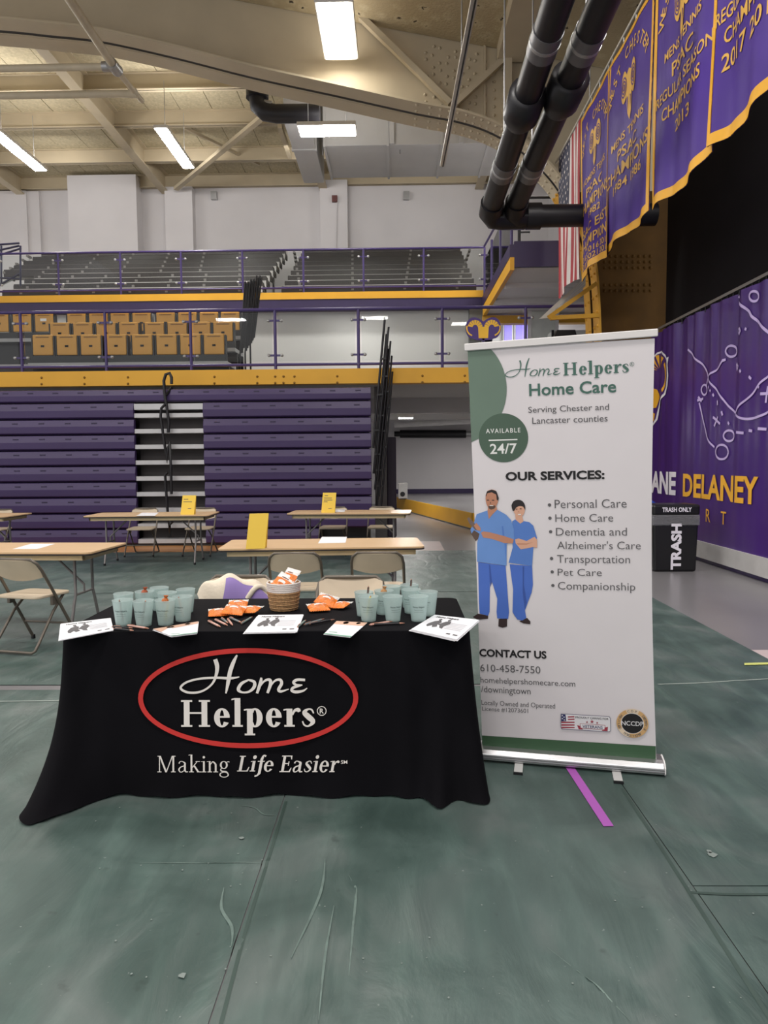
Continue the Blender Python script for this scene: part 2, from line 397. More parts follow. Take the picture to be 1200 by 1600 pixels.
def fit(polys, x0, x1, yb, yt):
    """ink spans x0..x1; baseline (y = 0) at yb, top of the ink at yt"""
    a, b, c, d = bounds(polys); sx = (x1 - x0) / (b - a); sy = (yt - yb) / d
    return [[(x0 + (x - a) * sx, yb + y * sy) for x, y in q] for q in polys]
def center(polys, cx, cy, h=None, w=None):
    a, b, c, d = bounds(polys); s = h / (d - c) if h else w / (b - a); sx = w / (b - a) if w else s
    return [[(cx + (x - (a + b) / 2) * sx, cy + (y - (c + d) / 2) * s) for x, y in q] for q in polys]
def fr_px(fr, x, y):
    """where the sight line through a pixel meets a flat panel, in the panel's own metres"""
    o, u, v, n = fr; d = ray(x, y); t = (o - CAM).dot(n) / d.dot(n); p = CAM + d * t - o
    return p.dot(u), p.dot(v)
def fit_px(polys, fr, bl, br, top):
    a = fr_px(fr, *bl); b = fr_px(fr, *br); t = fr_px(fr, *top)
    yb = (a[1] + b[1]) / 2; return fit(polys, a[0], b[0], yb, yb + (t[1] - fr_px(fr, top[0], bl[1] + (br[1] - bl[1]) * (top[0] - bl[0]) / (br[0] - bl[0]))[1]))
def strips(polys, step):
    """cut shapes into narrow upright strips so that print follows the folds of a cloth"""
    out = []
    for p in polys:
        x0 = min(q[0] for q in p); x1 = max(q[0] for q in p)
        k = int(math.floor(x0 / step))
        while k * step < x1:
            c = p
            for lim, sg in ((k * step, 1), ((k + 1) * step, -1)):
                r = []
                for i in range(len(c)):
                    a, b = c[i - 1], c[i]; ia = (a[0] - lim) * sg >= 0; ib = (b[0] - lim) * sg >= 0
                    if ia != ib: t = (lim - a[0]) / (b[0] - a[0]); r.append((lim, a[1] + (b[1] - a[1]) * t))
                    if ib: r.append(b)
                c = r
                if len(c) < 3: break
            if len(c) >= 3: out.append(c)
            k += 1
    return out
def letters(polys):
    """group the faces of a word into its separate letters"""
    groups = []
    for p in polys:
        keys = {(round(x, 5), round(y, 5)) for x, y in p}
        hit = [g for g in groups if g[0] & keys]
        new = (set(keys), [p])
        for g in hit: new[0].update(g[0]); new[1].extend(g[1]); groups.remove(g)
        groups.append(new)
    return [g[1] for g in groups]
def spline_x(pts, n=6): return [(a, b) for a, b, _ in resample([(x, y, 0) for x, y in pts], n)]
ORD = ['first', 'second', 'third', 'fourth', 'fifth', 'sixth', 'seventh', 'eighth', 'ninth', 'tenth', 'eleventh', 'twelfth']
# ================================================================== the hall
YB = 13.3      # plane of the balcony front
YU = 18.3      # plane of the upper deck front
YW = 25.3      # far wall
FLX = V(1, 0, 0); FLZ = V(0, 0, 1)
def vert_frame(Y, x=0, z=0): return (V(x, Y, z), V(1, 0, 0), V(0, 0, 1), V(0, -1, 0))

struct(MB().box(-16, 6, -8, 26, -.12, -.004).build('floor', CONCRETE))
struct(MB().box(-16, .02, 11.95, 13.2, -.004, .004).build('floor_wood_border', WOODFLOOR))
pk = mat('pale_court_paint', (196, 180, 178), .35)
struct(MB().box(2.72, 4.3, 4.95, 5.55, -.004, .001).build('floor_painted_patch', pk))
struct(MB().box(.03, .8, 11.95, 13.3, -.004, .003).build('floor_painted_patch', pk))

FOLDS = []
for pts, hh, ww in (([(508, 1345), (500, 1400), (455, 1500), (418, 1600)], 0.0088, .022), ([(545, 1365), (525, 1420), (508, 1500), (498, 1600)], 0.0132, .03), ([(562, 1390), (552, 1450), (545, 1530), (525, 1610)], 0.0110, .024), ([(350, 1385), (346, 1420), (362, 1450), (366, 1490)], 0.0066, .02), ([(640, 1350), (580, 1430), (520, 1480)], 0.0066, .03), ([(60, 1290), (180, 1350), (420, 1350)], 0.0066, .02), ([(1000, 1320), (1060, 1450), (1110, 1600)], 0.0088, .04), ([(20, 1500), (110, 1400), (190, 1290)], 0.0066, .03), ([(850, 1500), (960, 1560), (1060, 1620)], 0.0066, .02), ([(700, 1280), (760, 1400), (790, 1560)], 0.0044, .02), ([(200, 1600), (270, 1480), (300, 1390)], 0.0066, .018)):
    P = [(atZ(x, y, 0).x, atZ(x, y, 0).y) for x, y in pts]
    P = spline_x(P, 6); FOLDS.append((P, hh, ww))
def fold_h(x, y):
    if y > 3.2: return 0
    s = 0
    for P, hh, ww in FOLDS:
        d2 = min((x - a) ** 2 + (y - b) ** 2 for a, b in P)
        if d2 < .02:
            best = 9
            for (a, b), (c, d) in zip(P[:-1], P[1:]):
                vx, vy = c - a, d - b; t = max(0, min(1, ((x - a) * vx + (y - b) * vy) / (vx * vx + vy * vy + 1e-9)))
                best = min(best, (x - a - t * vx) ** 2 + (y - b - t * vy) ** 2)
            s += hh * math.exp(-best / ww ** 2 * 2)
    return s
# ---- green vinyl sheets that protect the court
SHEETS = []
def ground(x, y):
    return max([.004] + [z + h(x, y) for x0, x1, y0, y1, z, h in SHEETS if x0 - .01 <= x <= x1 + .01 and y0 <= y <= y1])
def sheet(x0, x1, y0, y1, z, seed, label):
    rnd = random.Random(seed); ridges = [(rnd.uniform(0, PI), rnd.uniform(-2, 2), rnd.uniform(.02, .05), rnd.uniform(.001, .003)) for _ in range(7)]
    def h(x, y):
        s = fold_h(x, y)
        for a, c, w, k in ridges:
            d = math.cos(a) * (x - (x0 + x1) / 2) + math.sin(a) * (y - (y0 + y1) / 2) - c * .5
            s += k * math.exp(-(d / w) ** 2) * (.5 + .5 * math.sin(3 * (x + y) + c))
        return s
    SHEETS.append((x0, x1, y0, y1, z, h))
    m = MB(); nx = max(8, int((x1 - x0) / .028)); ny = max(8, int((y1 - y0) / .028))
    if y1 > 5: nx = int((x1 - x0) / .2); ny = int((y1 - y0) / .2)
    m.grid(lambda u, v: (x0 + (x1 - x0) * u, y0 + (y1 - y0) * v, z + h(x0 + (x1 - x0) * u, y0 + (y1 - y0) * v)), nx, ny)
    m.add([(x0, y0, z), (x1, y0, z), (x1, y1, z), (x0, y1, z), (x0, y0, 0), (x1, y0, 0), (x1, y1, 0), (x0, y1, 0)], [(0, 4, 5, 1), (1, 5, 6, 2), (2, 6, 7, 3), (3, 7, 4, 0)])
    o = m.build('floor_sheet', TARP); tag(o, label, 'floor sheet', 'green vinyl sheets protecting the court', 'structure'); return o
SEAM = 4.66
sheet(-.51, 1.03, -1.2, SEAM, .0035, 1, 'scuffed green vinyl floor sheet under the black draped table, middle of the front sheets')
sheet(-4.2, -.515, -1.2, SEAM - .06, .002, 2, 'green vinyl floor sheet at the lower left in front of the folding tables')
sheet(1.035, 4.4, -1.2, 2.42, .002, 3, 'green vinyl floor sheet in the lower right corner of the picture')
sheet(1.035, 4.4, 2.425, SEAM + .12, .003, 4, 'green vinyl floor sheet under the right end of the banner stand')
sheet(-9, 2.78, SEAM + .05, 8.1, .001, 5, 'green vinyl floor sheet running under the second row of folding tables')
sheet(-10, 2.70, 8.12, 11.9, .0015, 6, 'green vinyl floor sheet under the farthest folding tables before the bleachers')

# ---- far wall, its pilasters and cornice
wb = struct(MB().box(-16, 6, YW, YW + .3, 0, 11.6).build('wall_back', WHITEWALL))
def pil(xa, xb, ztop, dep, nm='pilaster'):
    a = atY(xa, 340, YW - dep).x; b = atY(xb, 340, YW - dep).x
    return MB().box(a, b, YW - dep, YW + .01, 3, ztop).build(nm, WHITEWALL, wb)
pil(107, 214, 11.3, .55); pil(258, 301, 10.95, .35); pil(500, 543, 11.1, .35); pil(42, 62, 10.95, .12); pil(-70, 42, 10.95, .2)
c = atY(527, 310, YW - .36); d_ = atY(525, 392, YW - .36)
MB().tube([(c.x, YW - .38, c.z), (d_.x, YW - .38, d_.z)], .018).build('conduit', WHITEWALL, wb)
q = atY(523, 311, YW - .4); MB().box(q.x - .09, q.x + .09, YW - .47, YW - .35, q.z - .1, q.z + .1).build('alarm_box', mat('maroon_box', (96, 44, 40), .5), wb)
for px_ in (334, 635):
    q = atY(px_, 300, YW - .1); MB().box(q.x - .1, q.x + .1, YW - .14, YW, q.z - .25, q.z + .02).build('beam_bracket', GALV, wb)

# ---- ceiling behind the big frame: boards between purlins
ZD = 11.42
ce = struct(MB().box(-16, 6, YB + .3, YW + .3, ZD + .05, ZD + .15).build('ceiling', DECK))
purl = [14.6, 16.5, atZ(300, 140, 11.0).y, atZ(300, 197, 11.0).y, atZ(300, 253, 11.0).y, YW - .12]
proto = None
ys = [YB + .35] + purl
for i in range(len(ys) - 1):
    ln = ys[i + 1] - ys[i] - .03; pr = None
    for k in range(24):
        x = -15.9 + k * .9
        if pr is None: pr = MB().box(0, .885, 0, ln, -.045, 0).build('ceiling_board', DECK, ce); pr.location = (x, ys[i] + .015, ZD + .05)
        else: like(pr, 'ceiling_board', ce, (x, ys[i] + .015, ZD + .05 - random.random() * .012))
for y in purl:
    m = MB(); z0 = 11.0
    m.box(-16, 6, y - .012, y + .012, z0, ZD); m.box(-16, 6, y - .09, y + .09, z0, z0 + .025); m.box(-16, 6, y - .09, y + .09, ZD - .02, ZD)
    m.build('purlin', CEILTAN, ce)
for x in (-12.95, -7.93, -2.45, 2.9):
    m = MB(); m.box(x - .015, x + .015, YB + .3, YW - .05, 10.85, ZD); m.box(x - .14, x + .14, YB + .3, YW - .05, 10.82, 10.86); m.box(x - .14, x + .14, YB + .3, YW - .05, ZD - .03, ZD)
    m.build('roof_beam', CEILTAN, ce)
def bar(nm, a, b, w, h, z): return MB().beam((a.x, a.y, z), (b.x, b.y, z), w, h).build(nm, CEILTAN, ce)
bar('brace', atZ(275, 295, 10.8), atZ(410, 183, 10.8), .16, .1, 10.8)
bar('brace', atZ(437, 200, 10.9), atZ(453, 248, 10.9), .12, .1, 10.95)
bar('brace', atZ(288, 205, 11.1), atZ(405, 262, 11.1), .08, .08, 11.2)

# ---- sloping roof over the court in front of the frame
def roof_z(x): return 9.30 - .195 * (x + .45)
rf = MB(); xs = [-16, 5.2]
vs = [(x, y, roof_z(x) + dz) for dz in (0, .2) for y in (-8, YB) for x in xs]
rf.add(vs, [(0, 1, 3, 2), (4, 6, 7, 5), (0, 4, 5, 1), (2, 3, 7, 6), (0, 2, 6, 4), (1, 5, 7, 3)])
roof = struct(rf.build('ceiling_roof_deck', POCK))
for y in (12.15, 9.6):
    m = MB(); vs = [(x, y + dy, roof_z(x) + dz) for dz in (-.22, 0) for dy in (-.06, .06) for x in (-16, 4.6)]
    m.add(vs, [(0, 1, 3, 2), (4, 6, 7, 5), (0, 4, 5, 1), (2, 3, 7, 6), (0, 2, 6, 4), (1, 5, 7, 3)])
    if y < 10: m.build('purlin', CEILTAN, roof)
# a deep rafter above the pipes
p = atY(800, 60, 12.2); 
m = MB(); m.box(p.x - .1, p.x + .35, 4, YB - .05, roof_z(p.x) - .25, roof_z(p.x) + .1); m.build('rafter', CEILTAN, roof)

# ---- big riveted steel frame: arched girder and its gold column
slot = [(-900, 36), (-500, 34), (-200, 38), (0, 51), (80, 59), (160, 68), (270, 92), (400, 125), (520, 151), (650, 180), (713, 192), (760, 207), (800, 229), (838, 260), (872, 300), (897, 348), (914, 400), (922, 450), (926, 530)]
SL = [(atY(x, y, YB).x, atY(x, y, YB).z) for x, y in slot]; SL.append((SL[-1][0] + .02, 0.0))
SLs = spline_x(SL[:-1], 4) + [SL[-1]]
web = MB()
cut = [i for i, p in enumerate(SLs) if p[1] < 6.35][0]
top = 11.7
poly = [(x, z) for x, z in SLs[:cut + 1]] + [(5.3, SLs[cut][1]), (5.3, top), (SLs[0][0], top)]
web.prism(poly, (V(0, YB + .02, 0), V(1, 0, 0), V(0, 0, 1), V(0, 1, 0)), .03)
fr = struct(web.build('wall_frame_web', CEILTAN))
poly2 = [(x, z) for x, z in SLs[cut:]] + [(5.3, 0), (5.3, SLs[cut][1])]
col = struct(MB().prism(poly2, (V(0, YB + .02, 0), V(1, 0, 0), V(0, 0, 1), V(0, 1, 0)), .03).build('wall_frame_column', SHADED_WEB))
def flange(y0, y1, pts, mt, nm, par):
    m = MB(); n = len(pts)
    for i in range(n - 1):
        (x0, z0), (x1, z1) = pts[i], pts[i + 1]
        t = V(x1 - x0, 0, z1 - z0).normalized(); nn = V(-t.z, 0, t.x) * .035
        a, b = V(x0, 0, z0), V(x1, 0, z1)
        vs = [p + V(0, y, 0) + o for p in (a, b) for y in (y0, y1) for o in (V(0, 0, 0), nn)]
        m.add(vs, [(0, 2, 6, 4), (1, 5, 7, 3), (0, 4, 5, 1), (2, 3, 7, 6), (0, 1, 3, 2), (4, 6, 7, 5)])
    m.build(nm, mt, par)
for (y0, y1) in ((12.84, 13.22), (13.36, 13.75)):
    flange(y0, y1, SLs[:cut + 1], CEILTAN, 'flange', fr); flange(y0, y1, SLs[cut:], YELLOW_STEEL, 'flange', col)
flange(13.20, 13.38, [(x + .0, z + .012) for x, z in SLs[:cut + 1]], BLACKMET, 'slot_plate', fr)
flange(13.20, 13.38, [(x + .02, z) for x, z in SLs[cut:]], BLACKMET, 'slot_plate', col)
rv = MB().lathe([(.001, -.03), (.02, -.024), (.032, 0)], 8).build('rivet', CEILTAN)
rv.data.transform(Matrix.Rotation(PI / 2, 4, 'X') @ Matrix.Rotation(PI, 4, 'X')); me_r = rv.data; bpy.data.objects.remove(rv)
def rivet(par, loc, mt=None, rot=None, me=me_r):
    o = bpy.data.objects.new('rivet', me); COL.objects.link(o); o.parent = par; o.location = loc
    if rot: o.rotation_euler = rot
    return o
me_y = me_r.copy(); me_y.materials[0] = YELLOW_STEEL; me_b = me_r.copy(); me_b.materials[0] = SHADED_WEB
# rivet field on the knee
for gx in range(666, 752, 11):
    for gy in range(72, 162, 11):
        if (gx + gy) % 3 == 0: continue
        q = atY(gx + random.uniform(-2, 2), gy + random.uniform(-2, 2) + (gx - 666) * .15, YB + .01); rivet(fr, (q.x, YB + .018, q.z))
for gx in range(758, 850, 14):
    for gy in range(96, 200, 13):
        q = atY(gx, gy + (gx - 758) * .4, YB + .01)
        if gy < 190: rivet(fr, (q.x, YB + .018, q.z))
for y in range(400, 460, 9):
    for x in range(945, 1020, 9):
        if 425 < y < 437: continue
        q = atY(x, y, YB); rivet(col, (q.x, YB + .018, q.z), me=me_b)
# rivets on the curved flanges
for i in range(0, len(SLs) - 1):
    x, z = SLs[i]
    if x < .3 or z < 2.5: continue
    nx, nz = SLs[i + 1][0] - x, SLs[i + 1][1] - z; l = math.hypot(nx, nz); ang = math.atan2(nz, nx)
    for yy in (12.92, 13.14, 13.43, 13.66):
        rivet(fr if i < cut else col, (x, yy, z), rot=(PI / 2 + 0, -ang, 0), me=me_r if i < cut else me_y)
# splice plate lines and diagonal angle braces against the girder
for a, b in (((563, 26), (703, 162)), ((712, 162), (812, 70))):
    A = atY(a[0], a[1], YB - .12); B = atY(b[0], b[1], YB - .12)
    MB().beam(A, B, .1, .12, up=(0, 1, 0)).build('angle_brace', CEILTAN, fr)
q = atY(797, 95, YB - .1); q2 = atY(780, 185, YB - .1)
MB().box(q.x - .12, q.x + .02, YB - .2, YB + .02, q2.z - .2, q.z + .1).build('stiffener', CEILTAN, fr)
q = atY(757, 120, YB); MB().box(q.x - .02, q.x + .02, YB - .03, YB + .02, q.z - .9, q.z + .55).build('stiffener', CEILTAN, fr)

# ---- right wall with its dark paint
XR = 4.5
struct(MB().box(XR + .12, XR + .4, -8, 12.45, 0, 9).build('wall_right', BLACKWALL))
bs = struct(MB().box(XR - .02, XR + .12, -2, 12.1, 0, .06).build('baseboard_right', PURPLE_PAINT))
struct(MB().box(XR - .06, XR + .12, 1, 12.0, .06, .3).build('trim_1', mat('pale_grey_rail', (190, 188, 186), .4)))
struct(MB().box(XR + .8, 6, 13.4, YW, 0, 11.6).build('wall_right_rear', WHITEWALL))

# ---- balcony: gold edge beam, slab, soffit
zb0, zb1 = 2.95, 3.225
bm = struct(MB().box(-16, 4.0, YB, YB + .25, zb0, zb1).build('trim_2', YELLOW_BEAM)); tag(bm, 'gold painted steel edge beam of the lower balcony')
bolt = MB().lathe([(.001, -.02), (.016, -.018), (.024, 0)], 6).build('bolt', mat('dark_bolt', (140, 100, 28), .5)); bolt.data.transform(Matrix.Rotation(-PI / 2, 4, 'X')); mb_ = bolt.data; bpy.data.objects.remove(bolt)
for px_ in (65, 132, 200, 335, 402, 430, 443, 460, 527, 660, 726):
    for py in (589, 599):
        q = atY(px_, py + (5 if px_ < 300 else 1.5) * 0 + (300 - px_) * .005, YB); o = bpy.data.objects.new('bolt', mb_); COL.objects.link(o); o.parent = bm; o.location = (q.x, YB - .004, q.z)
struct(MB().box(-16, 6, YB + .25, YW, 3.0, 3.2).build('floor_balcony', CONCRETE))
sf = struct(MB().box(-16, 6, YB + .26, YW, 2.96, 2.995).build('ceiling_soffit', GREYWALL))
MB().box(-1, 6, 16.6, 16.9, 2.62, 2.96).build('soffit_beam', GREYWALL, sf); MB().box(-1, 6, 20.6, 20.9, 2.7, 2.96).build('soffit_beam', GREYWALL, sf)
# middle level back wall
struct(MB().box(-16, 2.1, YU + .35, YU + .5, 3.2, 5.5).build('wall_mid', GREYWALL))
q0 = atY(736, 500, YU + .2).x
struct(MB().box(2.7, 6, 20.2, 20.3, 3.2, 5.4).build('wall_lobby', WHITEWALL))
struct(MB().box(q0 - .05, q0 + .35, YU + .1, YU + .4, 3.2, 5.4).build('trim_column', mat('grey_column', (104, 102, 100), .6)))
# upper deck front: gold over purple
zu = 5.40
struct(MB().box(-16, 2.28, YU, YU + .3, 5.62, 5.79).build('trim_3', YELLOW_BEAM))
struct(MB().box(-16, 2.28, YU + .02, YU + .3, 5.36, 5.62).build('trim_4', PURPLE_PAINT))
struct(MB().box(-16, 6, YU + .3, YW, 5.4, 5.7).build('floor_upper_deck', GREYWALL))
# side wing of the upper deck, reaching toward the court
xs0, ys0 = 2.2, 13.95
wg = struct(MB().box(xs0 + .08, 5.6, ys0 + .05, YU + .3, 5.2, 5.38).build('floor_side_wing', WHITEWALL))
MB().box(xs0, xs0 + .08, ys0, YU, 5.14, 5.38).build('gold_edge', YELLOW_BEAM, wg)
MB().box(xs0 - .01, xs0 + .08, ys0, YU, 5.38, 5.62).build('purple_edge', PURPLE_PAINT, wg)
MB().box(xs0 + .08, 5.6, ys0, ys0 + .08, 5.2, 5.68).build('front_panel', PURPLE_PAINT, wg)
MB().box(xs0, 5.6, YU - .05, YU + .2, 4.95, 5.15).build('gold_soffit_beam', YELLOW_BEAM, wg)
for y in (15.2, 16.6): MB().box(xs0 + .1, 5.6, y, y + .12, 5.1, 5.2).build('soffit_rib', WHITEWALL, wg)

# ---- corridor under the balcony seen past the bleacher end
step = MB().prism([(.02, 22.6), (1.66, 15.5), (5, 14.0), (6, 14.0), (6, YW), (.02, YW)], (V(0, 0, 0), V(1, 0, 0), V(0, 1, 0), V(0, 0, 1)), .36)
st = struct(step.build('floor_raised', CONCRETE))
a, b = V(.02, 22.6, 0), V(1.66, 15.5, 0); c = V(5, 14.0, 0)
mm = MB()
for p, q in ((a, b), (b, c)):
    n = (q - p).normalized().cross(V(0, 0, 1)) * .02
    mm.add([p + n + V(0, 0, .03), q + n + V(0, 0, .03), q + n + V(0, 0, .37), p + n + V(0, 0, .37), p + V(0, 0, .03), q + V(0, 0, .03), q + V(0, 0, .37), p + V(0, 0, .37)], [(0, 1, 2, 3), (7, 6, 5, 4), (3, 2, 6, 7), (0, 4, 5, 1)])
mm.build('gold_step_edge', YELLOW_BEAM, st)
struct(MB().box(-.4, 6, YW - .06, YW, .36, .52).build('baseboard_back', PURPLE_PAINT))
# ================================================================== things of the hall
# ---- retracted bleachers
YF = 12.75
bl = thing('retracted_bleacher', (-4, YF, 0), 'tall closed bank of purple bleacher seats with a silver stepped aisle', 'bleacher')
zr = []
xL, xA, xB, xR = -9.5, atY(210, 700, YF).x, atY(318, 700, YF).x, atY(580, 700, YF).x
H = .283; zt = 2.735
def board(x0, x1, ztop, h):
    m = MB(); pr = [(.10, -.0), (.03, -.012), (.0, -h * .46), (.012, -h + .035), (.05, -h + .012), (.10, -h + .012)]
    k = len(pr); vs = [(x, YF + y, ztop + z) for x in (x0, x1) for y, z in pr]
    m.add(vs, [(i, (i + 1) % k, k + (i + 1) % k, k + i) for i in range(k)] + [tuple(range(k))[::-1], tuple(range(k, 2 * k))])
    o = m.build('seat_board', PURPLE_BOARD, bl, .004)
    s = MB(); n = max(1, int((x1 - x0) / .44))
    for i in range(n):
        x = x0 + (i + .5) * (x1 - x0) / n
        s.box(x - .05, x + .05, YF + .008, YF + .03, ztop - h * .3, ztop - h * .3 + .022)
    s.build('handhold_recess', mat('purple_recess', (44, 34, 66), .6), o)['kind'] = 'stuff'
edges = [atY(100, y, YF).z for y in (609, 630, 655.5, 680, 704.5, 729, 754, 778.5, 803.5, 828, 852)]
tops = edges[1:10]
board(xL, xR, edges[0], edges[0] - edges[1])
for i, z in enumerate(tops):
    H = edges[i + 1] - edges[i + 2]
    if i == 8:
        sx = atY(14, 840, YF).x; board(xL, sx - .02, z, H); board(sx + .02, xA, z, H); board(xB, atY(500, 840, YF).x, z, H)
    elif i == 7: board(xL, xA, z, H); board(xB, xR + .06, z, H)
    else: board(xL, xA, z, H); board(xB, xR, z, H)
    # aisle step
    MB().box(xA, xB, YF + .03, YF + .30, z - H + .02, z - H + .10).build('aisle_tread', mat('silver_tread', (188, 188, 190), .4, metal=.2), bl, .004)
    MB().box(xA, xB, YF + .30, YF + .34, z - H, z).build('aisle_riser', mat('dark_riser', (58, 54, 54), .7), bl)
MB().box(xA, xB, YF + .03, YF + .3, tops[0] - .13, tops[0] - .02).build('aisle_tread', mat('silver_tread', (188, 188, 190), .4), bl, .004)
MB().box(xL, xR - .05, YF + .36, YF + .5, .05, 2.78).build('back_frame', BLACKMET, bl)
MB().box(xL, xR, YF + .1, YF + .36, .0, .1).build('plinth', BLACKMET, bl)

def rail_px(nm, label, pts, Y, r, cat='handrail', mt=BLACKMET, group=None, extra=()):
    P = [atY(x, y, Y) for x, y in pts]
    t = thing(nm, (P[-1].x, Y, min(p.z for p in P)), label, cat, group)
    MB().tube(P, r, 8).build('rail', mt, t)
    for e in extra: MB().tube([atY(x, y, Y + dy) for x, y, dy in e], r * .9, 8).build('rail', mt, t)
    return t
g = 'black loop handrails on the bleacher aisle'
rail_px('aisle_handrail', 'black looped aisle handrail reaching up over the gold beam', [(268, 600), (268, 590), (265, 583), (259, 585), (256, 595), (257, 612), (260, 632), (264, 660), (263, 676)], YF - .05, .028, group=g, extra=[[(259, 618, 0), (268, 606, .12), (270, 612, .14)]])
rail_px('aisle_handrail', 'black looped aisle handrail in the middle of the aisle steps', [(258, 632), (252, 638), (251, 650), (254, 672), (258, 700), (261, 722), (262, 700), (265, 690), (267, 730), (268, 772)], YF - .08, .025, group=g)
rail_px('aisle_handrail', 'lowest black looped aisle handrail above the third row table', [(262, 738), (258, 742), (259, 760), (262, 800), (265, 822), (270, 815)], YF - .1, .025, group=g, extra=[[(265, 822, 0), (265, 832, .1), (265, 838, .3)]])

# folded guard rails standing at the bleacher's right end
g = 'black guard rails folded at the right end of the bleacher'
for k, (xt, yt, xb, yb, nmz) in enumerate([(601, 500, 583, 700, 'tallest'), (604, 522, 584, 740, 'second tallest'), (606, 545, 586, 765, 'third tallest'), (607, 570, 589, 790, 'shortest')]):
    Y = YF + .05 + k * .05
    A, B = atY(xt, yt, Y), atY(xb, yb, Y)
    t = thing('folded_guardrail', (B.x, Y, B.z), nmz + ' of the black guard rails folded upright beside the bleacher', 'railing', g)
    MB().tube([A, B], .021).build('rail', BLACKMET, t)
    off = V(.07, .02, -.12); MB().tube([A + off, B + off], .018).build('bar', BLACKMET, t)
    MB().tube([A, A + V(0, 0, .05)], .015).build('pin', GALV, t)
    for j in range(3):
        p = A.lerp(B, .3 + .28 * j); MB().box(p.x - .02, p.x + .09, Y - .02, Y + .05, p.z - .015, p.z + .015).build('clamp', BLACKMET, t)

# padded post
q = atY(610, 800, 14.0)
pp = thing('padded_post', (q.x, 14.1, 0), 'dark padded post under the balcony beside the bleacher end', 'post')
MB().box(q.x - .06, q.x + .12, 13.95, 14.25, .02, 1.98).build('pad', mat('dark_purple_vinyl', (36, 26, 44), .55), pp, .02, 2)
MB().box(q.x - .30, q.x - .05, 13.98, 14.2, 0, 2.955).build('steel_column', mat('grey_column', (104, 102, 100), .6), pp)

# ---- railings with glass
def railing(nm, label, Y, posts, x0, x1, z0, z1, zbot, r=.028, rr=.03):
    t = thing(nm, (posts[0], Y, zbot), label, 'railing')
    MB().tube([(x0, Y, z1), (x1, Y, z1)], rr, 10).build('top_rail', PURPLE_RAIL, t)
    MB().tube([(x0, Y, z0), (x1, Y, z0)], rr * .9, 10).build('bottom_rail', PURPLE_RAIL, t)
    for x in posts:
        MB().tube([(x, Y, zbot - .02), (x, Y, z1)], r, 8).build('post', PURPLE_RAIL, t)
        for z in (z0 + (z1 - z0) * .17, z0 + (z1 - z0) * .80):
            b = MB().box(x - .12, x + .12, Y - .012, Y + .012, z - .018, z + .018).build('bracket', PURPLE_RAIL, t)
            c_ = MB()
            for s in (-1, 1): c_.lathe([(.001, 0), (.03, .004), (.03, .04), (.001, .045)], 8, (x + s * .12, 0, 0))
            c_.v = [(vx, Y - .035 + vz, z + vy) for vx, vy, vz in c_.v]
            c_.build('clamp', GALV, b)
    ps = sorted(posts)
    for a, b in zip(ps[:-1], ps[1:]):
        MB().box(a + .06, b - .06, Y - .005, Y + .005, z0 + .06, z1 - .06).build('glass_panel', GLASS, t)
    return t
Pm = [atY(x, 530, YB + .1).x for x in (33, 165, 298, 430, 560, 691, 821)]
Pm = [Pm[0] - 1.58] + Pm
railing('balcony_railing', 'purple lower balcony railing with clear glass panels above the gold beam', YB + .1, Pm, Pm[0] - .2, atY(912, 480, YB + .1).x, 3.32, 4.33, 3.22)
Pu = [atY(x, 420, YU + .1).x for x in (-5, 91, 188, 283, 379, 474, 568, 662, 757)]
railing('upper_railing', 'purple upper deck railing with clear glass in front of the dark benches', YU + .1, Pu, Pu[0] - .5, Pu[-1], 5.92, 6.87, 5.79, .026, .026)
# side wing railing
sw = thing('wing_railing', (xs0 + .05, 16, 5.55), 'purple and glass railing along the side wing of the upper deck', 'railing')
for z in (6.55, 5.6): MB().tube([(xs0 + .04, YU, z if z < 6 else 6.87), (xs0 + .04, ys0 + .1, z)], .028).build('rail', PURPLE_RAIL, sw)
for y in (YU - .05, 16.9, 15.5, ys0 + .1): MB().tube([(xs0 + .04, y, 5.5), (xs0 + .04, y, 6.6)], .03).build('post', PURPLE_RAIL, sw)
for y0_, y1_ in ((YU - .1, 16.95), (16.85, 15.55), (15.45, ys0 + .15)): MB().box(xs0 + .035, xs0 + .045, y1_, y0_, 5.66, 6.5).build('glass_panel', GLASS, sw)
MB().tube([(xs0 + .15, ys0 + .05, 6.5), (4.5, ys0 + .05, 6.5)], .028).build('rail', BLACKMET, sw)
MB().tube([(xs0 + .18, ys0 + .05, 5.2), (xs0 + .18, ys0 + .05, 6.5)], .03).build('post', BLACKMET, sw)
for z in (5.85, 6.25): MB().beam((xs0 + .18, ys0 + .03, z), (xs0 + .38, ys0 + .03, z), .03, .03).build('bracket', BLACKMET, sw)
# stair guard at the left of the upper deck
sg = thing('stair_guard', (-9.9, YU + .6, 5.8), 'dark blue stair guard rails at the left edge of the upper deck', 'railing')
for a, b in (((0, 382), (30, 380)), ((-5, 392), (30, 384)), ((-5, 400), (33, 388)), ((-5, 434), (33, 436)), ((0, 445), (30, 428))):
    MB().tube([atY(*a, YU + .5), atY(*b, YU + .5)], .026).build('rail', mat('navy_rail', (44, 42, 72), .4), sg)
for x in (2, 32): MB().tube([atY(x, 384, YU + .5), atY(x, 447, YU + .5)], .026).build('post', mat('navy_rail', (44, 42, 72), .4), sg)

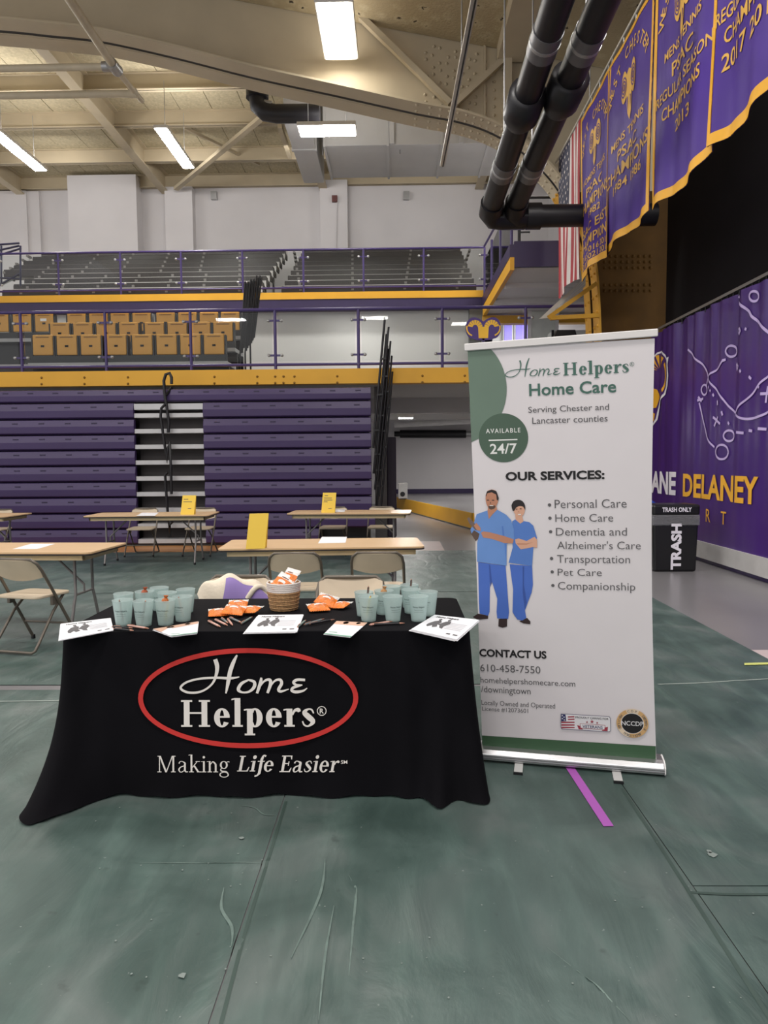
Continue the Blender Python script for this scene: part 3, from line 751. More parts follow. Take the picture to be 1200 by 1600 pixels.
# ---- gold folding seats on their platform
plat = thing('seating_platform', (-6, 15.4, 3.2), 'stepped dark platform carrying the gold seats on the lower balcony', 'platform')
rows = [(15.2, 3.68, [(50, 86), (88, 123), (126, 160), (166, 199), (206, 240), (244, 278), (281, 315), (318, 352)], 523),
        (16.0, 4.08, [(78, 111), (114, 147), (150, 183), (186, 218), (226, 258), (262, 293), (299, 329), (333, 365)], 504),
        (16.8, 4.48, [(-16, 16), (20, 51), (54, 86), (105, 136), (139, 170), (173, 203), (207, 237), (245, 274), (278, 309), (312, 342), (346, 374)], 489)]
for ri, (Y, zf, ss, ty) in enumerate(rows):
    x0 = atY(-60 if ri == 2 else ss[0][0] - 4, 540, Y).x; x1 = atY(ss[-1][1] + 4, 540, Y).x
    MB().box(x0, x1, Y - .1, Y + .75, zf - .12, zf - .04).build('deck', mat('silver_deck', (150, 150, 152), .5), plat)
    MB().box(x0, x1, Y - .08, Y - .04, zf - .04, zf + .1).build('beam_rail', BLACKMET, plat)
    MB().box(x0, x1, Y + .1, Y + .16, 3.2, zf - .12).build('riser', BLACKMET, plat)
MB().box(atY(-60, 540, 15.2).x, atY(44, 540, 15.2).x, 15.2, 15.7, 3.55, 3.63).build('deck', mat('silver_deck', (150, 150, 152), .5), plat)
seatp = None; rown = ['front row', 'middle row', 'back row']
def make_seat():
    t = thing('spectator_chair', (0, 0, 0), 'x', 'chair', 'gold folding seats on the lower balcony')
    m = MB(); m.box(-.215, .215, -.06, 0, .03, .46); m.build('seat_pan', YELLOW_SEAT, t, .02, 2)
    MB().box(-.14, .14, -.066, -.055, .395, .415).build('lip', mat('gold_groove', (120, 82, 24), .6), t)
    MB().box(-.205, .205, .03, .07, .12, .455).build('backrest', YELLOW_SEAT, t, .015, 2)
    for s in (-1, 1): MB().box(s * .235 - .012, s * .235 + .012, -.05, .09, -.04, .44).build('side_bracket', BLACKMET, t)
    MB().box(-.235, .235, -.03, .03, -.03, .02).build('hinge_bar', BLACKMET, t)
    return t
plates = {(0, 0), (0, 1), (0, 3), (0, 6), (0, 7), (1, 0), (2, 10)}
for ri, (Y, zf, ss, ty) in enumerate(rows):
    for si, (a, b) in enumerate(ss):
        xm = (a + b) / 2; p = atY(xm, ty + (200 - xm) * .006, Y)
        if seatp is None: seatp = make_seat(); o = seatp
        else: o = copy_tree(seatp)
        o.location = (p.x, Y, p.z - .46)
        o['label'] = '%s folded gold seat from the left in the %s behind the lower railing' % (ORD[si], rown[ri])
        if (ri, si) in plates:
            q = MB().box(-.035, .035, -.07, -.06, .2, .24).build('number_plate', INK, None); q.parent = o
        if (ri, si) == (2, 2):
            q = MB().box(-.08, .06, -.07, -.06, .27, .33).build('sticker', PAPER, None); q.parent = o
# black folded rails beside the gold seats
g = 'black folding rails beside the gold seats'
for k, (b0, b1, t0, t1, yb, yt, nm_) in enumerate([(375, 381, 383, 390, 556, 440, 'left panel'), (383, 389, 392, 399, 552, 436, 'middle panel'), (391, 397, 401, 409, 540, 431, 'right panel')]):
    Y = 15.6 + k * .3; Pb, Pt = [atY(b0 + (b1 - b0) * j / 3, yb - 4 * j, Y) for j in range(4)], [atY(t0 + (t1 - t0) * j / 3, yt + 3 * (j % 2), Y) for j in range(4)]
    t = thing('folding_rail', (Pb[0].x, Y, 3.2), nm_ + ' of the black folding rails beside the gold seats', 'railing', g)
    for p, q in zip(Pb, Pt): MB().tube([p, q], .018).build('bar', BLACKMET, t)
    for f in (.04, .35, .65, .96): MB().tube([Pb[0].lerp(Pt[0], f), Pb[3].lerp(Pt[3], f)], .016).build('cross_bar', BLACKMET, t)
    MB().tube([Pb[0], (Pb[0].x, Y, 3.2)], .02).build('leg', BLACKMET, t)

# ---- open benches of the upper deck
def benches(label, ends, x1):
    t = thing('upper_bench_bank', ((ends[0] + x1) / 2, YU + .8, 5.7), label, 'bleacher', 'dark bench banks on the upper deck')
    for i in range(9):
        y = 18.95 + i * .58; z = 6.02 + i * .286; x0 = ends[i]
        MB().box(x0, x1, y - .13, y + .13, z, z + .05).build('seat_plank', DARKPLANK, t, .01)
        MB().box(x0, x1, y - .14, y - .12, z - .16, z + .01).build('plank_lip', DARKPLANK, t)
        MB().box(x0, x1, y + .14, y + .44, z - .12, z - .07).build('foot_plank', mat('grey_foot_plank', (150, 146, 144), .5), t)
        MB().box(x0, x1, y + .42, y + .44, z - .07, z + .2).build('riser', mat('bench_riser', (176, 172, 170), .6), t)
        n = 7 if x1 < 0 else 4
        m = MB()
        for j in range(n):
            x = x0 + .5 + (x1 - x0 - 1) * j / (n - 1) - (.12 * i if x1 < 0 else (.1 * i * (1 - 2 * j / (n - 1))))
            m.box(x - .035, x + .035, y - .15, y + .1, z - .07, z - .01)
        m.build('bracket', mat('bracket_grey', (120, 116, 114), .6), t)['kind'] = 'stuff'
        for xx in (x0 + .02, x1 - .02): MB().box(xx - .02, xx + .02, y - .12, y + .42, z - .16, z).build('end_plate', mat('bracket_grey', (120, 116, 114), .6), t)
    m = MB()
    for x in [x0 + .4 + k * (x1 - x0 - .8) / 5 for k in range(6)]:
        m.box(x - .03, x + .03, 18.95, 19.0, 5.7, 6.02)
        m.beam((x, 18.95, 5.95), (x, 23.6, 8.2), .05, .08); m.box(x - .03, x + .03, 23.5, 23.6, 5.7, 8.3)
    m.build('understructure', GALV, t)
benches('long bank of dark open benches on the upper deck, left of the gap', [-10.3] * 4 + [-11.5] * 5, atY(408, 440, 19.2).x)
benches('dark open bench bank on the upper deck, right of the gap', [atY(443, 440, 19.2).x] * 9, 2.1)

# ---- ceiling lamps
def lamp(label, pts, z, mt=LAMP):
    P = [atZ(x, y, z) for x, y in pts]; c = sum(P, V(0, 0, 0)) / 4
    u = ((P[1] - P[0]) + (P[2] - P[3])) / 2; w = ((P[3] - P[0]) + (P[2] - P[1])) / 2
    if abs(u.x) > abs(u.y): L_, W_ = abs(u.x), abs(w.y)
    else: L_, W_ = abs(w.x), abs(u.y)
    t = thing('ceiling_lamp', (c.x, c.y, z), label, 'ceiling lamp', 'white strip lamps under the roof')
    sx, sy = L_ / 2, W_ / 2
    MB().box(c.x - sx, c.x + sx, c.y - sy, c.y + sy, z, z + .02).build('diffuser', mt, t)
    MB().box(c.x - sx - .04, c.x + sx + .04, c.y - sy - .04, c.y + sy + .04, z + .02, z + .1).build('housing', LAMPBOX, t, .01)
    for s in (-1, 1):
        if sx > sy: MB().tube([(c.x + s * sx * .7, c.y, z + .1), (c.x + s * sx * .7, c.y, z + 1.0)], .008, 5).build('hanger', GALV, t)
        else: MB().tube([(c.x, c.y + s * sy * .7, z + .1), (c.x, c.y + s * sy * .7, z + (.3 if z < 9 else 1.3))], .008, 5).build('hanger', GALV, t)
    return t
lamp('large bright rectangular lamp hanging at the top of the picture', [(500, 8), (550, 6), (555, 92), (506, 94)], 8.55, LAMPW)
lamp('bright lamp hung crosswise below the white duct', [(468, 198), (553, 197), (555, 213), (470, 214)], 8.8)
lamp('long slim lamp between the roof beams, right of the other slim lamp', [(247, 202), (262, 202), (299, 262), (284, 265)], 9.5)
lamp('long slim lamp at the left edge of the picture', [(-8, 207), (8, 207), (63, 266), (47, 269)], 9.5)
# corridor lamp
q = atY(634, 652, 18.6)
t = thing('corridor_lamp', (q.x, 18.6, q.z), 'small lit box lamp under the balcony soffit', 'ceiling lamp')
MB().lathe([(.26, 0), (.36, .14), (.33, .2)], 4, (q.x, 18.6, q.z - .02), a0=PI / 4, smooth=False).build('shade', LAMPBOX, t)
MB().box(q.x - .18, q.x + .18, 18.42, 18.78, q.z - .03, q.z).build('diffuser', LAMP, t)
MB().tube([(q.x, 18.6, q.z + .17), (q.x, 18.6, 2.955)], .05, 8).build('stem', LAMPBOX, t)
area('corridor_lamp_light', (q.x, 18.6, q.z - .06), .4, .4, 60)
area('corridor_lamp_light', (2.8, 22.0, 2.6), .4, .4, 50)
area('lobby_fill_light', (3.4, 18.8, 4.9), 1.4, .3, 30).rotation_euler = (math.radians(50), 0, 0)  # unseen light added to brighten the white lobby wall and posters
for x, y in ((-5.6, 18.7), (-9.6, 18.7), (-13.5, 18.7), (-1.4, 16.4)): area('ceiling_fill_light', (x, y, 9.65 if x < -3 else 8.95), .3, 1.8, 45).rotation_euler = (PI, 0, 0)  # upward fill without fixtures of its own, added to brighten the rear ceiling
area('ceiling_fill_light', (-.95, 12.7, 8.7), .4, 1.2, 6).rotation_euler = (PI, 0, 0)  # weak upward fill added above the large front lamp
for x in (-5.6, 3.0): area('rear_fill_light', (x, 16.4, 8.9), 1.2, .5, 150)  # unseen fill added to light the back of the hall
for x in (-10.5, -6.5, -2.5, 1.5): area('wall_fill_light', (x, 21.6, 10.6), 1.6, .3, 30).rotation_euler = (math.radians(62), 0, 0)  # no fixtures here: fill added to brighten the upper far wall
for x in (-9, -5, -1): area('mid_level_light', (x, 17.8, 5.3), 1.2, .2, 12)

# corridor fittings
q0, q1 = atY(616, 664, 22.4), atY(760, 655, 22.4)
t = thing('insulated_pipe', (q0.x, 22.4, q0.z), 'white insulated pipe hung under the balcony soffit', 'pipe')
MB().tube([q0, q1 + V(.8, 0, 0)], .09, 10).build('run', mat('white_pipe_wrap', (224, 222, 220), .5), t)
for x in (660, 702): p = atY(x, 658, 22.4); MB().tube([p + V(0, 0, .05), (p.x, p.y, 2.96)], .02, 6).build('hanger', LAMPBOX, t)
q0, q1 = atY(616, 678, YW - .2), atY(737, 678, YW - .2)
t = thing('screen_housing', (q0.x, YW - .2, q0.z), 'long black roller screen housing on the white corridor wall', 'screen')
MB().tube([q0 + V(.2, 0, 0), q1 - V(.2, 0, 0)], .14, 8).build('case', BLACKMET, t)
MB().tube([q0, q0 + V(.25, 0, 0)], .09, 8).build('end_cap', BLACKMET, t); MB().tube([q1 - V(.25, 0, 0), q1 + V(.3, 0, 0)], .09, 8).build('end_cap', GALV, t)
q = atY(629, 775, 21.5)
t = thing('heater_box', (q.x, 21.5, .36), 'small grey heater box with a round vent by the corridor wall', 'heater')
MB().box(q.x - .13, q.x + .15, 21.4, 21.7, .38, .86).build('case', mat('grey_metal_box', (170, 168, 166), .5), t, .02)
MB().tube([(q.x, 21.39, .52), (q.x, 21.41, .52)], .075, 14).build('vent', BLACKMET, t)
MB().box(q.x - .1, q.x + .12, 21.42, 21.68, .36, .39).build('base', BLACKMET, t)

# ---- bright doors and posters on the far right of the lower balcony
for x0, x1, y0, y1, mt, nm, lb in ((788, 800, 500, 528, 'lilac', 'poster', 'narrow lilac poster by the bright doorway'), (806, 828, 498, 530, 'lilac', 'poster', 'wider lilac poster beside the railing post on the right')):
    a, b = atY(x0, y1, 20), atY(x1, y0, 20)
    t = thing('wall_poster', (a.x, 20, a.z), lb, 'poster', 'lilac posters at the right of the lower balcony')
    MB().box(a.x, b.x, 20, 20.05, 3.25, b.z).build('panel', mat('lilac_print', (150, 136, 236), .5), t); MB().box(a.x - .03, b.x + .03, 20.05, 20.08, 3.2, b.z + .03).build('frame', WHITEPLASTIC, t)
a, b = atY(830, 540, 18.0), atY(868, 486, 18.0)
dr = struct(MB().box(a.x, b.x, 18.0, 18.06, 3.2, b.z).build('door_1', mat('pale_door', (216, 220, 214), .5)))
MB().box(a.x - .08, a.x, 17.98, 18.08, 3.2, b.z + .05).build('door_frame', WHITEPLASTIC, dr); MB().box(b.x, b.x + .08, 17.98, 18.08, 3.2, b.z + .05).build('door_frame', WHITEPLASTIC, dr)
q = atY(884, 520, 14.6)
t = thing('loudspeaker', (q.x, 14.6, 3.2), 'small dark loudspeaker box above the banner stand on the balcony', 'speaker')
MB().prism([(-.23, 0), (.23, 0), (.19, .14), (-.17, .14)], (V(q.x, 14.6, q.z - .08), V(1, 0, 0), V(0, 0, 1), V(0, 1, 0)), .2).build('cabinet', BLACKMET, t); MB().box(q.x - .03, q.x + .03, 14.65, 14.72, 3.2, q.z - .08).build('stand', BLACKMET, t)
q = atY(880, 520, 16.5)
t = thing('grey_cabinet', (q.x, 16.5, 3.2), 'pale grey cabinet standing behind the dark loudspeaker', 'cabinet')
MB().box(q.x - .25, q.x + .8, 16.5, 17.0, 3.22, 4.45).build('body', mat('pale_grey_cabinet', (196, 198, 194), .5), t, .01); MB().box(q.x - .27, q.x - .22, 16.45, 16.5, 3.3, 4.45).build('edge_strip', BLACKMET, t); MB().box(q.x - .2, q.x + .7, 16.52, 16.9, 3.2, 3.22).build('plinth', BLACKMET, t)
# gold bracket with its pale board, fixed to the column
t = thing('backboard_bracket', atY(925, 470, 12.8), 'gold angle bracket on the column below the flag', 'bracket')
A, B, C_, D_ = atY(932, 443, 12.84), atY(857, 496, 12.8), atY(936, 493, 12.84), atY(860, 497, 12.8)
MB().beam(A, B, .07, .07).build('strut', YELLOW_STEEL, t); MB().beam(D_, C_, .07, .07).build('strut', YELLOW_STEEL, t)
t = thing('pale_board', atY(850, 490, 13.1), 'pale tilted board behind the gold bracket', 'board')
bp = [atY(x, y, 12.95 + .0) for x, y in ((843, 498), (862, 480), (915, 432), (915, 447), (858, 497))]
MB().add([tuple(p) for p in bp] + [tuple(p + V(0, .04, 0)) for p in bp], [(0, 1, 2, 3, 4), (9, 8, 7, 6, 5)] + [(i, (i + 1) % 5, 5 + (i + 1) % 5, 5 + i) for i in range(5)]).build('panel', mat('pale_board_paint', (196, 194, 186), .6), t)
for k in range(3): MB().beam(atY(868 + k * 3, 483 - k, 12.93), atY(914, 445 - k * 5, 12.93), .015, .015).build('ridge', GALV, t)

# ---- gold and purple emblem plaque fixed to the balcony railing (plain scrolls)
c = atY(755, 514, YB); pl = thing('emblem_plaque', (c.x, YB - .02, c.z), 'purple and gold scroll emblem plaque on the railing above the banner stand', 'emblem')
k = 1 / 92.5
out = [(0, 12), (8, 17), (18, 19), (26, 14), (30, 4), (29, -6), (24, -14), (16, -17), (10, -19), (-10, -19), (-16, -17), (-24, -14), (-29, -6), (-30, 4), (-26, 14), (-18, 19), (-8, 17)]
frp = (c + V(0, -.03, 0), V(1, 0, 0), V(0, 0, 1), V(0, -1, 0))
sm = spline_x([(x * k, y * k) for x, y in out + out[:1]], 4)[:-1]
MB().prism(sm, frp, -.03).build('backing', mat('emblem_purple', (70, 46, 120), .5), pl)
m = MB(); GOLDP = mat('emblem_gold', (238, 186, 46), .5)
for s in (-1, 1):
    for w in range(7):
        a = .35 + w * .42; r0, r1 = 4.5, 12.5
        cx, cy = s * 14, 2
        m.flat(stroke([((cx + s * math.cos(a + .0) * r0) * k, (cy + math.sin(a) * r0) * k, 2.0 * k), ((cx + s * math.cos(a) * r1) * k, (cy + math.sin(a) * r1) * k, 4.2 * k)], 3), frp, .003)
for s in (-1, 1):
    m.flat([[(s * (14 + math.cos(a) * 15.5) * k if j else s * (14 + math.cos(a) * 13.2) * k, (1 + math.sin(a) * (14.5 if j else 12.2)) * k) for j, a in [(1, -1.2), (1, -.8), (1, -.4), (1, 0), (1, .3), (0, .3), (0, 0), (0, -.4), (0, -.8), (0, -1.2)]]], frp, .003)
m.flat([[(-9 * k, 3 * k), (9 * k, 3 * k), (8 * k, -16 * k), (-8 * k, -16 * k)]], frp, .002)
m.build('gold_scrolls', GOLDP, pl)
MB().box(c.x - .02, c.x + .02, YB - .03, YB + .1, 3.22, c.z - .1).build('mounting_strap', PURPLE_RAIL, pl)
# ================================================================== overhead services
# white rectangular ducts
DUCT = mat('white_duct_metal', (206, 206, 206), .45, var=.04, scale=1.5)
z = 9.6; a = atZ(508, 228, z); b = atZ(775, 226, z); yb_ = atZ(620, 277, z).y
t = thing('air_duct', (a.x, a.y, z), 'wide white sheet metal duct under the roof behind the arched girder', 'duct')
MB().box(a.x, b.x + .6, a.y, yb_, z, 10.75).build('casing', DUCT, t, .01)
for px_ in (507, 606, 690, 762):
    x = atZ(px_, 228, z).x; m = MB(); m.box(x - .03, x + .03, a.y - .04, yb_ + .03, z - .04, z); m.box(x - .03, x + .03, a.y - .04, a.y, z, 10.75); m.build('joint_flange', DUCT, t)
for px_ in (612, 720): x = atZ(px_, 228, z).x; MB().box(x - .06, x + .06, a.y - .09, a.y, z, 10.75).build('stiffening_rib', DUCT, t)
for px_ in (502, 625):
    x = atZ(px_, 228, z).x; MB().tube([(x, a.y + .3, 9.5), (x, a.y + .3, 11.45)], .02, 5).build('hanger_rod', GALV, t)
a2 = atZ(470, 222, z)
t = thing('duct_branch', (a2.x, 18, z), 'narrow white duct running toward the far wall, left of the wide duct', 'duct')
x0 = atZ(486, 275, z).x; x1 = atZ(502, 275, z).x
MB().box(x0 - .25, x1 + .05, 17.4, yb_ + .2, z - .05, 10.7).build('casing', DUCT, t, .01)
MB().box(x0 - .28, x1 + .08, 18.9, 18.98, z - .08, 10.72).build('joint_flange', DUCT, t)
for y in (17.8, 20.0): MB().tube([(x0, y, 10.6), (x0, y, 11.45)], .02, 5).build('hanger_rod', GALV, t)
# dark duct elbow
t = thing('dark_duct_elbow', atY(392, 160, 16.8), 'black duct elbow hanging behind the girder above the crosswise lamp', 'duct')
MB().tube([atY(402, 118, 16.8), atY(402, 150, 16.8), atY(404, 166, 16.8), atY(414, 175, 16.8), atY(432, 178, 16.8), atY(500, 177, 16.8)], .2, 14).build('pipe', BLACKPIPE, t)
MB().tube([atY(402, 140, 16.8), atY(402, 154, 16.8)], .26, 12).build('collar', BLACKPIPE, t)
MB().tube([atY(413, 160, 16.75), atY(424, 163, 16.75)], .07, 8).build('clamp', GALV, t)
# sprinkler mains at the upper left
SPR = mat('tan_pipe_paint', (206, 194, 168), .5)
z = 8.45; a = atZ(222, 158, z); b = atZ(100, -14, z)
t = thing('sprinkler_main', (a.x, a.y, z), 'tan pipe slanting down from the top left corner under the roof', 'pipe')
c = atZ(178, 104, z)
MB().tube([a, c], .05, 10).build('run', SPR, t); MB().tube([c, b], .07, 10).build('run', SPR, t)
MB().tube([c + (a - c).normalized() * .15, c - (a - c).normalized() * .12], .1, 12).build('coupling', GALV, t)
t = thing('sprinkler_branch', (c.x, c.y, z), 'upper of two tan cross pipes at the left under the roof', 'pipe')
q = atY(-40, 108, c.y); MB().tube([c, (q.x, c.y, z)], .06, 10).build('run', SPR, t); MB().tube([c + V(-.2, 0, 0), c + V(-.05, 0, 0)], .085, 10).build('coupling', GALV, t)
c2 = atZ(212, 146, z)
t = thing('sprinkler_branch', (c2.x, c2.y, z), 'lower of two tan cross pipes at the left under the roof', 'pipe')
MB().tube([c2, (-12, c2.y, z)], .065, 10).build('run', SPR, t); MB().tube([c2 + V(-.12, 0, 0), c2 + V(.02, 0, 0)], .085, 10).build('coupling', SPR, t)
# hanging strut rail
z = 7.25; a = atZ(742, -6, z); b = atZ(691, 258, z)
t = thing('strut_rail', (b.x, b.y, z), 'long steel strut rail hanging from the roof left of the black pipes', 'rail')
MB().beam(a, b, .085, .05).build('channel', mat('bright_strut', (196, 190, 180), .35, metal=.5), t)
MB().beam(a + V(.012, 0, -.03), b + V(.012, 0, -.03), .022, .012).build('slot', BLACKMET, t)
MB().tube([a.lerp(b, .3), a.lerp(b, .3) + V(0, 0, roof_z(a.x) - z)], .01, 6).build('hanger_rod', GALV, t)

# two black insulated pipes
def pipe(label, pts, bell, bands, r):
    P = [atY(*p) for p in pts]
    t = thing('insulated_main', P[0], label, 'pipe', 'black insulated pipes under the roof')
    MB().tube(P, r, 20).build('run', BLACKPIPE, t)
    def on(f): return P[0].lerp(P[1], f)
    d = (P[1] - P[0]).normalized()
    def at_row(y):
        lo, hi = 0., 1.
        for _ in range(30):
            m_ = (lo + hi) / 2; c_ = RM.transposed() @ (on(m_) - CAM)
            if 800 + F_PX * c_.y / c_.z < y: lo = m_
            else: hi = m_
        return lo
    bell = at_row(bell); bands = [at_row(b) for b in bands]
    k = on(bell); MB().tube([k - d * .22, k - d * .2, k + d * .2, k + d * .34], [r * 1.02, r * 1.42, r * 1.42, r * 1.05], 20).build('bell_joint', BLACKPIPE, t)
    for f in bands:
        k = on(f); MB().tube([k - d * .17, k + d * .17], r * 1.05, 20).build('band', mat('grey_clamp_band', (120, 120, 122), .4, metal=.6), t)
        MB().tube([k - d * .02, k + d * .02], r * 1.08, 20).build('band_ridge', GALV, t)
        MB().tube([k + V(0, 0, r * 1.05), (k.x, k.y, roof_z(k.x) + .05)], .012, 6).build('hanger_rod', GALV, t)
    return t, P
Y0, Y1 = 7.0, 11.2
t1, P1 = pipe('left black insulated pipe with a bell joint, ending in an elbow', [(882, -30, Y0), (768, 322, Y1)], 163, (64, 262), .155)
e = P1[1]
MB().tube([e - (e - P1[0]).normalized() * .1, e + V(0, .12, -.06), e + V(.06, .2, -.1), e + V(.2, .24, -.1), e + V(.55, .24, -.1)], .18, 18).build('elbow', BLACKPIPE, t1)
t2, P2 = pipe('right black insulated pipe, turning right into a level run behind the flag', [(957, -30, Y0), (806, 320, Y1)], 140, (66, 262), .155)
e = P2[1]
MB().tube([e - (e - P2[0]).normalized() * .1, e + V(0, .1, -.06), e + V(.06, .18, -.1), e + V(.22, .22, -.1)], .18, 18).build('elbow', BLACKPIPE, t2)
MB().tube([e + V(.2, .22, -.1), e + V(2.2, .22, -.1)], .17, 18).build('level_run', BLACKPIPE, t2)
MB().tube([e + V(.2, .22, -.1), e + V(.42, .22, -.1)], .2, 18).build('collar', BLACKPIPE, t2)

# ---- championship banners and the flag, all on one hanging rod
XF = 2.9
FP = mat('purple_satin', (78, 54, 138), .5, var=.12, scale=2, spec=.22); GOLDB = mat('gold_satin', (232, 170, 40), .5); GOLDT = mat('gold_lettering', (222, 172, 78), .6)
def hang(nm, label, ypx0, ypx1, z0, z1, cat, group=None, amp=.03, seed=0):
    y0 = atX(ypx0[0], ypx0[1], XF).y; y1 = atX(ypx1[0], ypx1[1], XF).y
    w = y0 - y1; t = thing(nm, (XF, (y0 + y1) / 2, z0), label, cat, group)
    def wave(u, v):
        f = (1 - v) * .8 + .2
        return amp * f * (math.sin(9 * u + seed + 2 * v) + .5 * math.sin(21 * u + seed * 2 - 3 * v))
    def S_(u, v, lift=0): return (XF + wave(u, v) - lift, y0 - w * u, z0 + (z1 - z0) * v - (.03 * math.sin(7 * u + seed) * (1 - v)))
    return t, S_, w
def cloth(S_, u0, u1, v0, v1, nu, nv, mt, nm, par, lift=0):
    m = MB(); m.grid(lambda a, b: S_(u0 + (u1 - u0) * a, v0 + (v1 - v0) * b, lift), nu, nv)
    m.grid(lambda a, b: S_(u1 - (u1 - u0) * a, v0 + (v1 - v0) * b, lift - .006), nu, nv)
    return m.build(nm, mt, par)
def lay(S_, w, h, polys, par, mt, nm='lettering', lift=.008):
    m = MB()
    for k, p in enumerate(strips(polys, .06)): m.add([S_(x / w, y / h, lift + 2e-5 * (k % 40)) for x, y in p], [tuple(range(len(p)))])
    return m.build(nm, mt, par)
def pennant(label, a, b, seed, lines, emblem=True, z0=4.32, z1=6.75):
    t, S_, w = hang('championship_banner', label, a, b, z0, z1, 'banner', 'purple championship banners under the roof', .03, seed)
    h = z1 - z0; bw = .06
    cloth(S_, 0, 1, 0, 1, 30, 12, FP, 'cloth', t)
    for nm_, q in (('border', (0, bw / w, 0, 1)), ('border', (1 - bw / w, 1, 0, 1)), ('border', (0, 1, 0, .1 / h)), ('border', (0, 1, 1 - .05 / h, 1))):
        cloth(S_, q[0], q[1], q[2], q[3], 24 if q[1] - q[0] > .5 else 2, 12 if q[3] - q[2] > .5 else 2, GOLDB, 'border', t, .006)
    for body, yc, hh, ww in lines:
        ps = center(text2d(body, .012), w / 2, h * yc, hh, ww * w); 
        for g_ in letters(ps): lay(S_, w, h, g_, t, GOLDT, 'letter')
    if emblem:
        arc = []
        body = 'WEST CHESTER'; n = len(body)
        for i, ch in enumerate(body):
            if ch == ' ': continue
            an = PI * (.92 - .84 * i / (n - 1)); R_ = .4 * w
            g_ = center(text2d(ch, .01), 0, 0, .13)
            th = an - PI / 2
            arc += [[(w / 2 + R_ * math.cos(an) + x * math.cos(th) - y * math.sin(th), h * .74 + R_ * .62 * math.sin(an) + x * math.sin(th) + y * math.cos(th)) for x, y in q] for q in g_]
        for g_ in letters(arc): lay(S_, w, h, g_, t, GOLDT, 'letter')
        sh = [(0, .26), (.16, .22), (.22, .08), (.17, -.06), (.10, -.1), (.07, -.26), (0, -.34), (-.07, -.26), (-.10, -.1), (-.17, -.06), (-.22, .08), (-.16, .22)]
        sc = w / 1.5
        sh = [(0, .2), (.07, .16), (.08, -.05), (.05, -.26), (0, -.34), (-.05, -.26), (-.08, -.05), (-.07, .16)]
        lay(S_, w, h, [[(w / 2 + x * sc, h * .73 + y * sc) for x, y in q] for q in (sh, ell(.15, .06, .1, .17, 16), ell(-.15, .06, .1, .17, 16))], t, GOLDT, 'crest')
        dk = []
        for s in (-1, 1):
            for r_ in (.03, .06, .09): dk += [[(w / 2 + sc * (s * .15 + x), h * .73 + sc * (.06 + y)) for x, y in q] for q in ring(0, 0, r_, r_ * 1.2, .014, .014, n=12)]
            dk += [[(w / 2 + s * sc * .03, h * .73 - sc * .08), (w / 2 + s * sc * .055, h * .73 - sc * .1), (w / 2 + s * sc * .035, h * .73 - sc * .24)]]
        lay(S_, w, h, dk, t, FP, 'crest_lines', .012)
    for k in range(4):
        p = S_(.1 + .27 * k, 1); MB().tube([(p[0], p[1], p[2] - .02), (XF, p[1], z1 + .06)], .01, 5).build('grommet', GALV, t)
    return t
pennant('gold edged purple banner lettered womens tennis, next to the flag', (907, 320), (954, 260), 1.0, [('WOMENS TENNIS', .555, .09, .72), ('PSAC', .48, .13, .45), ('CHAMPIONS', .40, .15, .9), ('1982', .33, .1, .28), ('PSAC EAST', .25, .13, .86), ('CHAMPIONS', .17, .14, .9), ('2015 2016 2017', .105, .085, .88), ('2019 2021 2018', .062, .08, .88)])
pennant('purple mens tennis banner reading 1984 1986', (949, 260), (1020, 160), 2.3, [('MENS TENNIS', .52, .1, .7), ('PSAC', .44, .14, .42), ('CHAMPIONS', .36, .16, .95), ('1984 1986', .28, .12, .6)])
pennant('purple mens tennis banner reading regular season champions 2013', (1024, 160), (1116, 100), 3.9, [('MENS TENNIS', .60, .1, .64), ('PSAC', .52, .14, .4), ('REGULAR SEASON', .44, .115, .9), ('CHAMPIONS', .36, .13, .66), ('2013', .28, .12, .3)], z0=4.27)
pennant('purple regular season banner reading 2017 2018, cut by the right edge', (1114, 100), (1240, 60), 5.1, [('REGULAR SEASON', .44, .12, .9), ('CHAMPIONS', .36, .13, .7), ('2017 2018', .27, .15, .74)])
# flag hung vertically
t, S_, w = hang('national_flag', 'red, white and blue striped flag hanging at the end of the banner row', (872, 340), (906, 320), 4.4, 6.8, 'flag', None, .03, .4)
RS = mat('flag_red', (168, 36, 48), .6); WS = mat('flag_white', (222, 214, 210), .6); BS = mat('flag_blue', (38, 42, 70), .6)
for i in range(13):
    u0, u1 = i / 13, (i + 1) / 13; v1 = 1 if i >= 7 else .54
    cloth(S_, u0, u1, 0, v1, 2, 12, RS if i % 2 == 0 else WS, 'stripe', t)
cloth(S_, 0, 7 / 13, .54, 1, 12, 10, BS, 'canton', t)
star = [(math.sin(i * PI / 5) * (.035 if i % 2 == 0 else .015), math.cos(i * PI / 5) * (.035 if i % 2 == 0 else .015)) for i in range(10)]
pol = []; h = 2.4
for i in range(9):
    for j in range(6 if i % 2 == 0 else 5):
        cx = w * (7 / 13) * ((j + .5 + (0 if i % 2 == 0 else .5)) / 6); cy = h * (.54 + .46 * (i + .5) / 9)
        pol.append([(cx + x, cy + y) for x, y in star])
lay(S_, w, h, pol, t, WS, 'stars')
ya, yb2 = atX(868, 340, XF).y, 4.2
t = thing('banner_rod', (XF, ya, 6.8), 'thin cable and pale trim rod carrying the flag and banners', 'rod')
MB().tube([(XF, ya, 6.83), (XF, yb2, 6.83)], .02, 6).build('rod', mat('pale_trim', (206, 200, 186), .5), t)
for y in (5.0, 8.0, 11.0): MB().tube([(XF, y, 6.83), (XF, y, roof_z(XF) + .05)], .008, 5).build('hanger_wire', GALV, t)

